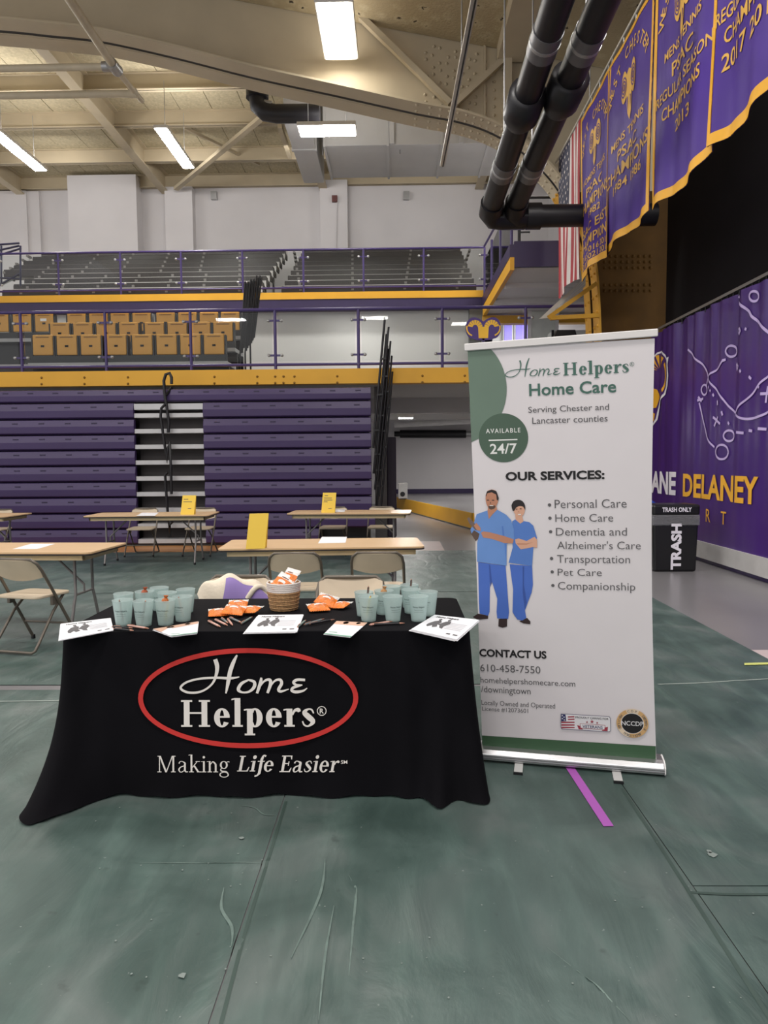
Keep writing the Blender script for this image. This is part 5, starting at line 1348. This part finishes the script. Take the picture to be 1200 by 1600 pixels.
T('CONTACT US', (752, 1027), (857, 1029.6), (752, 1015.6), INK, .035); T('610-458-7550', (753, 1051), (847, 1052.8), (753, 1040), GREYINK); T('homehelpershomecare.com', (753, 1068), (901, 1073), (753, 1059.4), GREYINK)
T('/downingtown', (753.8, 1083.8), (831, 1085.4), (754, 1074), GREYINK); T('Locally Owned and Operated', (754, 1103.4), (868.8, 1107), (754, 1096), GREYINK); T('License #12073601', (754.7, 1112.3), (826.6, 1115), (755, 1106), GREYINK)
a = bp_(757, 1151)[1]; pr([rect(-GW / 2 - .009, 0, GW / 2 - .003, (a + bp_(1025, 1164)[1]) / 2)], G3, 'green_band')
# two printed figures
SKA = mat('print_skin_tan', (190, 132, 104), .5); SKB = mat('print_skin_light', (214, 164, 138), .5); HAIR = mat('print_hair', (34, 28, 30), .5); SC1 = mat('print_scrub_blue', (104, 144, 206), .5); SC2 = mat('print_scrub_mid', (84, 124, 196), .5); SC3 = mat('print_trouser_blue', (72, 108, 192), .5); SHOE = mat('print_shoe', (52, 36, 36), .5); TAT = mat('print_tattoo', (92, 72, 62), .5); CLIPB = mat('print_clipboard', (110, 92, 86), .5)
SC4 = mat('print_crease_blue', (56, 84, 160), .5)
def fig(pts, mt, nm, s=3):
    q = [bp_(720 + x / 6.4, 750 + y / 6.4) for x, y in pts]
    if s: q = spline_x(q + q[:1], s)[:-1]
    pr([q], mt, nm)
fig([(210, 835), (335, 850), (325, 1030), (315, 1330), (300, 1370), (215, 1350), (210, 1230)], SC3, 'printed_figure', 0); fig([(320, 850), (485, 865), (500, 1150), (510, 1330), (500, 1400), (390, 1395), (385, 1330), (395, 1200), (345, 1030), (318, 1010)], SC3, 'printed_figure', 0)
fig([(145, 1385), (200, 1350), (300, 1370), (298, 1400), (190, 1412)], SHOE, 'printed_figure', 0); fig([(405, 1400), (490, 1395), (487, 1475), (440, 1487), (400, 1475)], SHOE, 'printed_figure', 0)
fig([(545, 1330), (560, 1300), (590, 1380), (570, 1375)], SHOE, 'printed_figure', 0); fig([(610, 1420), (690, 1385), (722, 1420), (720, 1448), (650, 1440)], SHOE, 'printed_figure', 0)
fig([(525, 850), (750, 865), (755, 1050), (740, 1130), (700, 1230), (670, 1310), (682, 1385), (640, 1412), (590, 1402), (545, 1330), (555, 1100)], SC3, 'printed_figure', 0)
fig([(655, 870), (672, 870), (665, 1050), (690, 1230), (668, 1310), (650, 1130)], SC4, 'printed_crease', 0)
fig([(318, 860), (330, 862), (345, 1030), (330, 1080), (322, 1000)], SC4, 'printed_crease', 0)
fig([(590, 400), (560, 420), (555, 600), (560, 680), (515, 835), (750, 865), (765, 690), (805, 580), (770, 460), (730, 425), (670, 415), (640, 440)], SC2, 'printed_figure', 0)
fig([(590, 355), (660, 365), (672, 420), (640, 442), (595, 405)], SKB, 'printed_figure', 0)
fig([(575, 300), (590, 270), (620, 250), (665, 262), (688, 300), (675, 350), (635, 380), (600, 362), (580, 330)], SKB, 'printed_figure', 2)
fig([(555, 260), (575, 220), (620, 203), (665, 215), (692, 260), (690, 305), (672, 272), (630, 268), (600, 285), (585, 312), (565, 312)], HAIR, 'printed_hair', 2)
fig([(585, 600), (620, 590), (700, 615), (780, 570), (805, 600), (805, 680), (760, 675), (640, 700), (590, 640)], SKB, 'printed_figure', 1)
fig([(600, 640), (700, 640), (765, 625), (700, 650), (610, 652)], SKA, 'printed_crease', 0)
fig([(140, 510), (150, 560), (190, 625), (225, 590), (240, 530), (175, 500)], TAT, 'printed_figure', 0)
fig([(315, 315), (205, 355), (180, 430), (140, 510), (150, 550), (175, 515), (230, 550), (205, 640), (200, 830), (495, 865), (500, 650), (575, 600), (575, 500), (550, 410), (500, 355), (410, 305), (325, 400)], SC1, 'printed_figure', 0)
fig([(455, 470), (468, 470), (478, 560), (498, 655), (490, 840), (478, 640), (460, 560)], SC2, 'printed_crease', 0)
fig([(320, 285), (405, 278), (412, 306), (362, 355), (325, 402), (314, 325)], SKA, 'printed_figure', 0)
fig([(300, 160), (318, 120), (360, 105), (405, 120), (425, 180), (420, 230), (405, 262), (388, 292), (350, 306), (325, 290), (305, 250), (297, 200)], SKA, 'printed_figure', 2)
fig([(299, 170), (312, 125), (360, 105), (408, 122), (430, 190), (424, 215), (410, 210), (404, 155), (360, 133), (316, 143), (305, 175)], HAIR, 'printed_hair', 1)
fig([(322, 278), (335, 265), (365, 268), (388, 262), (395, 275), (385, 295), (350, 307), (328, 294)], TAT, 'printed_beard', 1)
fig([(245, 540), (270, 525), (340, 535), (480, 570), (572, 600), (562, 640), (480, 640), (350, 598), (265, 588)], SKA, 'printed_figure', 1)
fig([(108, 400), (125, 385), (195, 460), (240, 510), (190, 515), (130, 450)], CLIPB, 'printed_clipboard', 0); fig([(175, 470), (200, 440), (240, 488), (243, 522), (205, 515)], SKA, 'printed_figure', 1)
for x0, y0, x1, y1, mt in ((310, 208, 332, 216, HAIR), (360, 208, 384, 216, HAIR), (335, 262, 372, 270, WP), (598, 292, 614, 300, HAIR), (638, 288, 656, 296, HAIR), (620, 345, 648, 355, WP), (342, 232, 350, 246, TAT), (622, 315, 630, 326, SKA)):
    fig([(x0, y0), (x1, y0), (x1, y1), (x0, y1)], mt, 'printed_face', 0)
# veterans badge
def bd(x, y): return bp_(860 + x / 6.667, 1090 + y / 6.667)
def bpoly(pts, mt, nm): pr([[bd(x, y) for x, y in pts]], mt, nm)
NAVY = mat('print_navy', (38, 40, 92), .5); MAR = mat('print_maroon', (158, 58, 72), .5); BADGE = mat('print_badge_white', (226, 224, 226), .5)
bpoly([(118, 165), (620, 185), (634, 205), (634, 335), (615, 348), (125, 325), (114, 310), (114, 180)], NAVY, 'badge'); bpoly([(120, 169), (618, 189), (630, 207), (630, 333), (613, 344), (128, 321), (118, 308), (118, 182)], BADGE, 'badge')
for i, y in enumerate((188, 214, 246, 274, 300)): bpoly([(190 if i < 2 else 120, y + (4 if i < 2 else 0)), (258, y), (258, y + 13), (190 if i < 2 else 120, y + 17)], MAR, 'badge_stripe')
bpoly([(120, 170), (165, 172), (172, 240), (120, 245)], NAVY, 'badge_canton')
for x, y in ((132, 185), (150, 200), (132, 215), (152, 228)): bpoly([(x + 7 * math.cos(i * PI / 3), y + 7 * math.sin(i * PI / 3)) for i in range(6)], BADGE, 'badge_star')
def T2(body, a, b, c, mt, bold=0, f=None): pr(fit_px((f or text2d)(body, bold) if f is None else f(body), frb_, tuple(p for p in (860 + a[0] / 6.667, 1090 + a[1] / 6.667)), (860 + b[0] / 6.667, 1090 + b[1] / 6.667), (860 + c[0] / 6.667, 1090 + c[1] / 6.667)), mt, 'lettering')
T2('PROUDLY CARING FOR', (268, 206), (612, 222), (612, 203), INK, .01)
for x, y, r in ((388, 248, 13), (440, 243, 22), (494, 253, 13)): bpoly([(x + r * (1 if i % 2 == 0 else .42) * math.sin(i * PI / 5), y - r * (1 if i % 2 == 0 else .42) * math.cos(i * PI / 5)) for i in range(10)], MAR, 'badge_star')
bpoly([(285, 280), (320, 290), (345, 325), (300, 322)], MAR, 'badge_ribbon'); bpoly([(605, 292), (575, 300), (540, 334), (600, 338)], MAR, 'badge_ribbon'); bpoly([(312, 262), (578, 275), (572, 325), (318, 312)], MAR, 'badge_ribbon'); bpoly([(316, 266), (573, 279), (568, 321), (322, 308)], BADGE, 'badge_ribbon')
T2('VETERANS', (340, 305), (550, 315), (550, 285), NAVY, .01)
# round seal
c1 = bd(860, 253); R0 = .0725
pr([ell(c1[0], c1[1], R0, R0, 40)], mat('print_gold_ring', (224, 180, 124), .4, metal=.2), 'seal'); pr(ring(c1[0], c1[1], R0, R0, .02, .02, 1.1, 2.0) + ring(c1[0], c1[1], R0, R0, .02, .02, 3.6, 4.5), mat('print_pale_gold', (226, 206, 180), .4), 'seal_sheen'); pr([ell(c1[0], c1[1], R0 * .72, R0 * .72, 40)], BADGE, 'seal'); pr([ell(c1[0], c1[1], R0 * .69, R0 * .69, 40)], INK, 'seal')
pr(center(text2d('NCCDP', .012), c1[0], c1[1], .023, .1), BADGE, 'lettering')
def arc_text(body, a0, a1, flip=False):
    out = []
    for i, ch in enumerate(body):
        if ch == ' ': continue
        an = a0 + (a1 - a0) * i / max(1, len(body) - 1); g_ = center(text2d(ch, .005), 0, 0, .011); th = an - PI / 2 + (PI if flip else 0); R_ = R0 * .86
        out += [[(c1[0] + R_ * math.cos(an) + x * math.cos(th) - y * math.sin(th), c1[1] + R_ * math.sin(an) + x * math.sin(th) + y * math.cos(th)) for x, y in q] for q in g_]
    pr(out, GREYINK, 'lettering')
arc_text('CDP', 1.85, 1.3); arc_text('Certified', 3.6, 2.5); arc_text('Dementia', .65, -.45); arc_text('Practitioner', 4.1, 5.35, True)
# ================================================================== things on the draped table
ZS = TZ + .0035
def make_cup():
    t = thing('stadium_cup', (0, 0, 0), 'x', 'cup', 'frosted aqua cups on the draped table')
    prof = [(.0, .003), (.033, .003), (.034, .0), (.0345, .006), (.0465, .113), (.0485, .115), (.0478, .118), (.0455, .1175), (.033, .008), (.0, .008)]
    MB().lathe(prof, 28).build('body', FROST, t)
    def wrap(polys, z, r0, w):
        m = MB()
        for p in polys:
            q = []
            for x, y in p:
                zz = z + y; r = .0345 + (.0465 - .0345) * (zz - .006) / .107 + .0006; a = -PI / 2 + x / r
                q.append((r * math.cos(a), r * math.sin(a), zz))
            m.add(q, [tuple(range(len(q)))])
        return m
    wrap(center(text2d('Home Helpers', .01), 0, 0, .011, .058), .070, 0, 0).build('printed_logo', mat('cup_ink', (44, 58, 62), .6), t)
    wrap(center(text2d('Making Life Easier'), 0, 0, .005, .046), .057, 0, 0).build('printed_line', mat('cup_ink', (44, 58, 62), .6), t)
    wrap(center(text2d('homehelpershomecare.com'), 0, 0, .004, .046), .047, 0, 0).build('printed_line', mat('cup_ink', (44, 58, 62), .6), t)
    return t
cupp = make_cup()
left = [(193, 976, 'front left'), (225, 977, 'second in the front'), (257, 975.5, 'third in the front'), (286, 969.5, 'rightmost in the front'), (194, 964, 'back left'), (227, 960, 'back row second'), (250, 953, 'farthest back'), (262, 962, 'middle'), (291, 956, 'back right')]
right = [(576, 969.5, 'front left'), (614, 969.5, 'front middle'), (654, 969.5, 'front right'), (569, 961.5, 'left back'), (600, 959, 'second back'), (612, 951, 'farthest back left'), (636, 949, 'farthest back right'), (643, 957, 'fourth back'), (669, 961, 'right back')]
CUPS = []
for gi, (lst, where) in enumerate(((left, 'left cluster beside the flyer'), (right, 'right cluster near the banner stand'))):
    pts = []
    for (x, y, nm_) in lst:
        p = atZ(x, y, ZS); 
        for it in range(12):
            for q in pts:
                d = V(p.x - q.x, p.y - q.y, 0)
                if d.length < .098: p = p + (d.normalized() if d.length > 1e-4 else V(1, 0, 0)) * (.098 - d.length)
        pts.append(p)
    for p, (x, y, nm_) in zip(pts, lst):
        o = cupp if not CUPS else copy_tree(cupp)
        o.location = (p.x, min(p.y, TY1 - .05), ZS); o.rotation_euler = (0, 0, random.uniform(-.5, .5)); o['label'] = 'frosted aqua cup, %s of the %s' % (nm_, where)
        CUPS.append(o)
print('CUPS', [(round(c.location.x, 2), round(c.location.y, 2)) for c in CUPS])

# pens
def pen(label, a, b, body, group, r=.0052, tip=None):
    a, b = Vector(a), Vector(b); d = (b - a); L_ = d.length; d.normalize()
    t = thing('ballpoint_pen', a, label, 'pen', group)
    MB().tube([a, a + d * L_ * .06, a + d * L_ * .5, a + d * L_ * .82], [r * .9, r, r, r * .95], 8).build('barrel', body, t)
    MB().tube([a + d * L_ * .82, a + d * L_ * .95, b], [r * .9, r * .5, r * .15], 8).build('tip', tip or ROSE, t)
    MB().tube([a - d * .006, a + d * .004], r * .55, 8).build('button', tip or ROSE, t)
    up = V(0, 0, 1) if abs(d.z) < .8 else V(0, -1, 0)
    MB().beam(a + d * .004 + up * r * 1.1, a + d * .04 + up * r * 1.25, .004, .0015).build('clip', tip or ROSE, t)
ROSE = mat('rose_gold_metal', (206, 150, 128), .3, metal=.7)
PB = mat('black_pen_barrel', (30, 28, 32), .35); PP = mat('blush_pen_barrel', (214, 170, 156), .35); PG = mat('grey_pen_barrel', (120, 128, 130), .35); PGN = mat('sage_pen_barrel', (130, 146, 140), .35); PYL = mat('yellow_pen_barrel', (222, 206, 96), .4)
def tp_(x, y, sc, ox, oy, z=.006): p = atZ(ox + x / sc, oy + y / sc, ZS + z); return p
gpen = 'pens lying on the draped table'
A_ = (3.529, 80, 880); B_ = (3.158, 380, 880)
pens = [((342, 350), (450, 358), PB, A_, 'black pen beside the left flyer, upper of two'), ((350, 362), (455, 371), PB, A_, 'black pen beside the left flyer, lower of two'), ((425, 344), (540, 360), PP, A_, 'blush pink pen in front of the left cups'),
        ((868, 320), (935, 352), PP, A_, 'leftmost blush pen below the left orange snack bags'), ((905, 313), (988, 350), PP, A_, 'middle blush pen below the left orange snack bags'), ((940, 307), (975, 330), PG, A_, 'short seeming grey pen below the left orange snack bags'), ((974, 308), (1004, 348), PP, A_, 'steeply turned blush pen below the left orange snack bags'), ((986, 301), (1050, 328), PG, A_, 'grey pen below the left orange snack bags, right side'), ((1050, 332), (1110, 295), PGN, A_, 'sage pen left of the middle flyer stack'),
        ((270, 315), (318, 273), PGN, B_, 'sage pen touching the right edge of the middle flyer stack'), ((305, 304), (425, 267), PG, B_, 'grey pen between the middle flyer and the right postcard'), ((332, 302), (472, 273), PB, B_, 'black and rose pen between the middle flyer and the right postcard'),
        ((627, 304), (715, 290), PP, B_, 'pale pen in front of the right cups'), ((645, 303), (832, 294), PB, B_, 'black pen in front of the right cups')]
for k, (a, b, mt, (sc, ox, oy), lb) in enumerate(pens):
    P, Q = tp_(*a, sc, ox, oy), tp_(*b, sc, ox, oy); d = Q - P
    if d.length > .15: Q = P + d.normalized() * .145
    if d.length < .1: Q = P + d.normalized() * .125
    pen(lb, P + V(0, 0, .0005 * k % .003), Q, mt, gpen)
# pens and sweets standing in the cups
def in_cup(i, dx, dy, lean, col, lb, ln=.135):
    c = CUPS[i].location; pen(lb, (c.x + dx + lean, c.y + dy, ZS + .011 + ln), (c.x + dx, c.y + dy, ZS + .011), col, 'pens standing in the cups', .0048)
in_cup(2, .0, -.012, .018, PYL, 'yellow pen showing through the third front cup of the left cluster', .09); in_cup(3, .005, -.01, -.02, PP, 'pinkish pen inside the rightmost front cup on the left', .1); in_cup(9, -.01, -.01, .02, PYL, 'yellow pen showing through the front left cup on the right', .105)
in_cup(12, .01, 0, .012, PB, 'dark pen standing up in the left back cup on the right', .128); in_cup(15, .0, .0, .01, PB, 'dark pen standing up in the far right back cup', .13); in_cup(1, -.01, 0, .02, PB, 'dark pen inside the second front cup on the left', .1); in_cup(0, .0, 0, -.015, PB, 'dark pen inside the front left cup on the left', .1)
for i, mt_, lb in ((5, (170, 84, 48), 'brown wrapped sweet on top of a back cup on the left'), (2, (196, 108, 52), 'orange wrapped sweet in the third front cup on the left'), (13, (190, 140, 90), 'gold wrapped sweet in a back cup on the right')):
    c = CUPS[i].location; t = thing('wrapped_sweet', (c.x, c.y, ZS + .1), lb, 'sweet', 'sweets in the cups')
    mm_ = mat('sweet_wrap_%d' % i, mt_, .35, bump=.6, bscale=200)
    MB().lathe([(.001, -.014), (.012, -.01), (.017, 0), (.012, .01), (.001, .014)], 10, (c.x, c.y, ZS + .112)).build('wrapper', mm_, t); MB().lathe([(.003, .008), (.012, .024)], 8, (c.x + .004, c.y, ZS + .112)).build('twist', mm_, t); MB().tube([(c.x, c.y, ZS + .009), (c.x, c.y, ZS + .1)], .003, 6).build('stick', PAPER, t)

# snack bags
ORG = mat('orange_foil', (226, 122, 40), .35, var=.25, scale=40, bump=.5, bscale=60); WHF = mat('white_foil', (226, 222, 218), .35, bump=.5, bscale=60); BRN = mat('brown_print', (120, 66, 36), .5)
def make_bag():
    t = thing('snack_bag', (0, 0, 0), 'x', 'snack bag', 'orange and white snack bags')
    W_, H_ = .1, .085
    def S_(u, v, side):
        e = (math.sin(PI * u) ** .5 if 0 < u < 1 else 0) * (math.sin(PI * v) ** .55 if 0 < v < 1 else 0)
        cr = .0015 * math.sin(u * 40 + v * 9) * (1 - e) + .002 * math.sin(u * 17) * math.sin(v * 23)
        return ((u - .5) * W_, (v - .5) * H_, .0175 + side * .0165 * e + cr)
    m = MB(); m.grid(lambda u, v: S_(u, v * .72, 1), 16, 10); m.grid(lambda u, v: S_(1 - u, v * .72, -1), 16, 10); m.build('pouch', ORG, t)
    m = MB(); m.grid(lambda u, v: S_(u, .72 + v * .28, 1), 16, 5); m.grid(lambda u, v: S_(1 - u, .72 + v * .28, -1), 16, 5); m.build('white_top', WHF, t)
    for s in (-1, 1):
        m = MB(); m.grid(lambda u, v: ((u - .5) * W_ * 1.02, s * (H_ / 2 - .002 + v * .012), .0175 + .0018 * math.sin(u * 60)), 30, 1); m.build('crimped_seal', WHF if s > 0 else ORG, t)
    m = MB(); m.grid(lambda u, v: (lambda p: (p[0], p[1], p[2] + .001))(S_(.3 + .4 * u, .38 + .16 * v + .06 * math.sin(3 * u), 1)), 8, 3); m.build('white_swoosh', WHF, t)
    m = MB(); m.grid(lambda u, v: (lambda p: (p[0], p[1], p[2] + .001))(S_(.3 + .4 * u, .76 + .07 * v, 1)), 8, 2); m.build('brown_mark', BRN, t)
    return t
bagp = make_bag(); first = [True]
def bag(label, x, y, z, rx, ry, rz, s=1.0):
    o = bagp if first[0] else copy_tree(bagp); first[0] = False
    o.location = (x, y, z); o.rotation_euler = (rx, ry, rz); o.scale = (s, s, s); o['label'] = label
for x, y, dz, rx, ry, rz, s, lb in ((342, 962, .0, .15, 0, .25, 1.0, 'leftmost orange snack bag of the left heap'), (366, 962, .012, .2, .1, -.05, 1.05, 'middle orange snack bag of the left heap'), (392, 959, .004, .12, -.08, -.3, 1.0, 'right orange snack bag of the left heap'), (372, 950, .004, .25, 0, .1, 1, 'white topped snack bag at the back of the left heap'),
        (497, 954, .0, .15, 0, .3, 1.05, 'left orange snack bag beside the basket, flat on the table'), (510, 948, .02, .3, .25, -.2, 1.05, 'upper orange snack bag beside the basket'), (533, 950, .0, .15, -.1, -.5, .95, 'right orange snack bag beside the basket')):
    p = atZ(x, y, ZS); bag(lb, p.x, p.y, ZS + dz, rx, ry, rz, s)
# woven basket
q = atZ(441, 956, ZS); bxx, byy = q.x, q.y + .06
t = thing('woven_basket', (bxx, byy, ZS), 'round woven straw basket with a white rim, holding snack bags', 'basket')
STRAW = mat('straw_weave', (172, 134, 92), .8, var=.3, scale=90, bump=.8, bscale=220); COT = mat('white_cotton_rope', (220, 212, 206), .85, var=.06, bump=.5, bscale=260)
def coil(z, r, mt, nm):
    P = [(bxx + r * math.cos(a), byy + r * math.sin(a), ZS + z + .0006 * math.sin(a * 23)) for a in [i * 2 * PI / 40 for i in range(40)]]
    return MB().tube(P, .0052, 6, closed=True).build(nm, mt, t)
for k in range(10): coil(.006 + k * .0095, .066 + .0014 * k + (.002 if k % 2 else 0), STRAW, 'straw_coil')
for k in range(5): coil(.101 + k * .0095, .0795 + .001 * k, COT, 'cotton_coil')
MB().lathe([(.0, .003), (.064, .003), (.082, .142), (.078, .142), (.060, .008), (0, .008)], 32, (bxx, byy, ZS)).build('lining', STRAW, t)
bag('orange snack bag lying low in the basket', bxx - .02, byy - .01, ZS + .105, .3, .25, .4, 1.0); bag('white topped snack bag propped in the basket', bxx + .0, byy + .0, ZS + .125, .75, .35, -.5, 1.05); bag('highest snack bag sticking out of the basket', bxx + .035, byy + .03, ZS + .150, .9, .1, -.7, 1.0)

# flyer stacks
def flyer(label, pts, art, sag=None, n=3):
    P = [atZ(x, y, ZS + .004) for x, y in pts]; c = sum(P, V(0, 0, 0)) / 4
    t = thing('flyer_stack', (c.x, c.y, ZS), label, 'flyers', 'paper flyers on the draped table')
    def at(u, v, z): 
        p = P[3].lerp(P[2], u).lerp(P[0].lerp(P[1], u), v); d = sag(u, v) if sag else 0
        return V(p.x, p.y, ZS + z + d)
    for k in range(n):
        r = .012 * (n - 1 - k); m = MB(); z = .001 + k * .0016
        m.grid(lambda u, v: at(u + r * .8 * (1 if k % 2 else -1), v - r, z), 10, 6); m.grid(lambda u, v: at(1 - u + r * .8 * (1 if k % 2 else -1), v - r, z - .0012), 10, 6)
        m.build('sheet', PAPER, t)
    z = .001 + (n - 1) * .0016 + .0008
    def put(polys, mt, nm):
        m = MB()
        for p in polys: m.add([at(x, y, z) for x, y in p], [tuple(range(len(p)))])
        m.build(nm, mt, t)
    art(put); return t
def fl_art(put):
    put(center(text2d('Home Helpers', .03), .36, .87, .11, .5), INK, 'lettering')
    fa = [[(.14, .45), (.2, .62), (.3, .7), (.36, .62), (.34, .46), (.38, .36), (.3, .3), (.26, .4), (.2, .3), (.15, .34)], [(.34, .48), (.42, .68), (.52, .72), (.56, .58), (.5, .42), (.52, .3), (.44, .34), (.4, .44)], ell(.27, .74, .035, .05, 10), ell(.46, .76, .035, .05, 10)]
    put(fa, GREYINK, 'printed_figures')
    put([rect(.55, .62 - i * .07, .9, .64 - i * .07) for i in range(5)], mat('faint_print', (190, 190, 196), .7), 'text_lines')
    put([rect(.7, .12, .78, .17), rect(.84, .12, .93, .17)], GREYINK, 'small_marks')
flyer('white flyer stack hanging over the left front corner of the draped table', [(95, 974), (173, 965), (177.5, 984), (92, 1000)], fl_art, lambda u, v: -.0 * (1 - v), 2)
flyer('white flyer stack in the middle of the draped table', [(403.7, 961), (474, 960), (463.5, 987), (381.6, 988.6)], fl_art)
flyer('white flyer stack hanging over the right edge of the draped table', [(679, 961), (749, 969), (714, 1000), (642, 984)], fl_art, None, 4)
def pc_art(flip):
    def f(put):
        put([[(0, .75), (1, .75), (1, 1), (0, 1)]] if not flip else [[(0, .55), (.4, 1), (0, 1)], [(.35, .75), (1, .8), (1, 1), (.4, 1)]], mat('postcard_skin', (214, 172, 148), .5), 'photo_print')
        put([ell(.35, .9, .09, .09, 12), ell(.75, .92, .07, .07, 12)], mat('postcard_dark', (86, 62, 52), .5), 'photo_detail')
        put([rect(.1, .16, .4, .2)], mat('postcard_green', (120, 176, 150), .5), 'green_line'); put([rect(0, 0, 1, .06)], mat('postcard_green', (120, 176, 150), .5), 'green_edge')
    return f
flyer('small postcard pile in front of the left cups', [(239, 983), (310, 971), (308, 989), (268, 994)], pc_art(True), None, 3)
flyer('single postcard in front of the right cups', [(526, 970), (574, 972.5), (548, 995), (506, 990)], pc_art(False), None, 2)

# cream and lilac bag slumped over the chair back
q0, q1 = atY(304, 935, 4.05), atY(432, 935, 4.05); topz = atY(365, 902, 4.05).z
t = thing('tote_bag', ((q0.x + q1.x) / 2, 4.1, .7), 'cream cloth bag with a lilac patch slumped over a chair behind the draped table', 'bag')
TOTE = mat('cream_canvas', (226, 214, 194), .85, bump=.3, bscale=50); LILC = mat('lilac_cloth', (150, 128, 190), .8)
def tote(u, v, off=0):
    a = PI * v; e = max(0., math.sin(PI * (.02 + .96 * u))) ** .14
    hgt = .30 * e * (1 - .18 * (u - .35) ** 2 * 4)
    th = .07 * (.5 + .5 * e)
    x = q0.x + (q1.x - q0.x) * u + .012 * math.sin(v * 9)
    s_ = math.sin(a) ** .5 if 0 < v < 1 else 0
    return (x, 4.14 - (th + off) * math.cos(a) + .01 * math.sin(u * 14 + v * 5), topz - .30 + hgt * s_ + .012 * math.sin(u * 19) * s_ + off * .5)
m = MB(); m.grid(lambda u, v: tote(u, v), 30, 18); m.build('body', TOTE, t)
m = MB(); m.grid(lambda u, v: tote(.30 + .62 * u + .06 * v * (1 - u), .0 + .34 * v - .1 * u * v, .006), 14, 8); m.build('lilac_patch', LILC, t)
m = MB(); P = [Vector(tote(.62 + .3 * k / 10, .12 + .25 * math.sin(PI * k / 20), .014)) for k in range(11)]; m.tube(P, .016, 8); m.build('rolled_edge', TOTE, t)

# ---- tape and specks on the floor
a, b = atZ(889, 1197, .006), atZ(951, 1291, .006); d = (b - a).normalized(); w_ = d.cross(V(0, 0, 1)) * .021
P = [a - w_ - d * .25, a + w_ - d * .25, b + w_, b - w_]
tag(MB().add([p for p in P] + [p + V(0, 0, .001) for p in P], [(3, 2, 1, 0), (4, 5, 6, 7), (0, 1, 5, 4), (1, 2, 6, 5), (2, 3, 7, 6), (3, 0, 4, 7)]).build('floor_tape', mat('magenta_tape', (176, 92, 184), .5)), 'magenta tape strip on the green floor in front of the banner stand', 'tape')
P = [atZ(x, y, .006) for x, y in ((1163, 1036), (1210, 1035), (1210, 1038), (1163, 1039))]
tag(MB().add([p for p in P] + [p + V(0, 0, .001) for p in P], [(3, 2, 1, 0), (4, 5, 6, 7), (0, 1, 5, 4), (1, 2, 6, 5), (2, 3, 7, 6), (3, 0, 4, 7)]).build('floor_tape', mat('lime_tape', (206, 210, 120), .5)), 'thin lime tape line on the floor at the right edge', 'tape')
sp = MB(); rs = random.Random(3)
for x, y, r in [(1113, 1335, .02), (1108, 1330, .012), (377, 1309, .012), (285, 1524, .012)] + [(rs.uniform(0, 1200), rs.uniform(1260, 1590), rs.uniform(.0015, .004)) for _ in range(90)]:
    p = atZ(x, y, .0065); k = 7; sp.add([(p.x + r * rs.uniform(.6, 1.2) * math.cos(i * 2 * PI / k), p.y + r * rs.uniform(.6, 1.2) * math.sin(i * 2 * PI / k), p.z) for i in range(k)], [tuple(range(k))])
tag(sp.build('paint_specks', mat('pale_speck', (128, 138, 134), .7)), 'pale paint and dirt specks scattered on the green floor', 'specks', None, 'stuff')
# two pale scuffed crease ridges and taped seams on the green sheets
def crease(pts, w, label, mt, taper=False):
    P = [(atZ(x, y, .005).x, atZ(x, y, .005).y, w * (.25 if taper and i in (0, len(pts) - 1) else 1)) for i, (x, y) in enumerate(pts)]; polys = stroke(P, 14)
    m = MB()
    for q in polys: m.add([(x, y, ground(x, y) + .0009) for x, y in q], [(0, 1, 2, 3)])
    return tag(m.build('floor_seam', mt), label, 'floor seam', None, 'structure')
SEAMM = mat('pale_seam_edge', (150, 160, 154), .6); SEAMD = mat('dark_seam_edge', (56, 74, 68), .6)
crease([(-20, 1096), (60, 1095), (110, 1094)], .014, 'pale seam edge left of the draped table', SEAMM); crease([(1028, 1069), (1090, 1067), (1140, 1064), (1210, 1060)], .014, 'pale seam edge right of the banner stand', SEAMM)
crease([(447, 1252), (420, 1340), (385, 1450), (345, 1600), (335, 1640)], .012, 'dark lengthwise seam below the draped table', SEAMD); crease([(972, 1232), (1030, 1320), (1100, 1430), (1215, 1610)], .014, 'dark lengthwise seam at the lower right', SEAMD)

# pale worn lines and scuffs along the folds of the middle sheet
WORN = mat('worn_crease', (98, 116, 110), .6, var=.18, scale=25)
for k, (pts, w_, lb) in enumerate((([(508, 1345), (500, 1400), (455, 1500)], .006, 'pale worn crease below the table, leftmost of three'), ([(545, 1372), (556, 1392), (552, 1450), (545, 1530)], .005, 'pale worn crease below the table, rightmost of three'), ([(522, 1420), (508, 1500), (498, 1600)], .005, 'pale worn crease below the table, middle of three'), ([(350, 1388), (346, 1420), (362, 1450), (362, 1480)], .006, 'short hooked pale crease left of the long ones'), ([(375, 1258), (398, 1262), (412, 1272), (432, 1274)], .004, 'pale scuff just below the table cloth hem'), ([(210, 1348), (300, 1348), (410, 1350)], .003, 'faint level crease line left of the lengthwise seam'), ([(855, 1480), (930, 1540), (985, 1595)], .003, 'faint curved crease at the lower right'), ([(1080, 1394), (1140, 1397), (1210, 1397)], .008, 'dark cross seam at the right edge'))):
    crease(pts, w_ * 1.6, lb, WORN if k < 7 else SEAMD, k < 7)
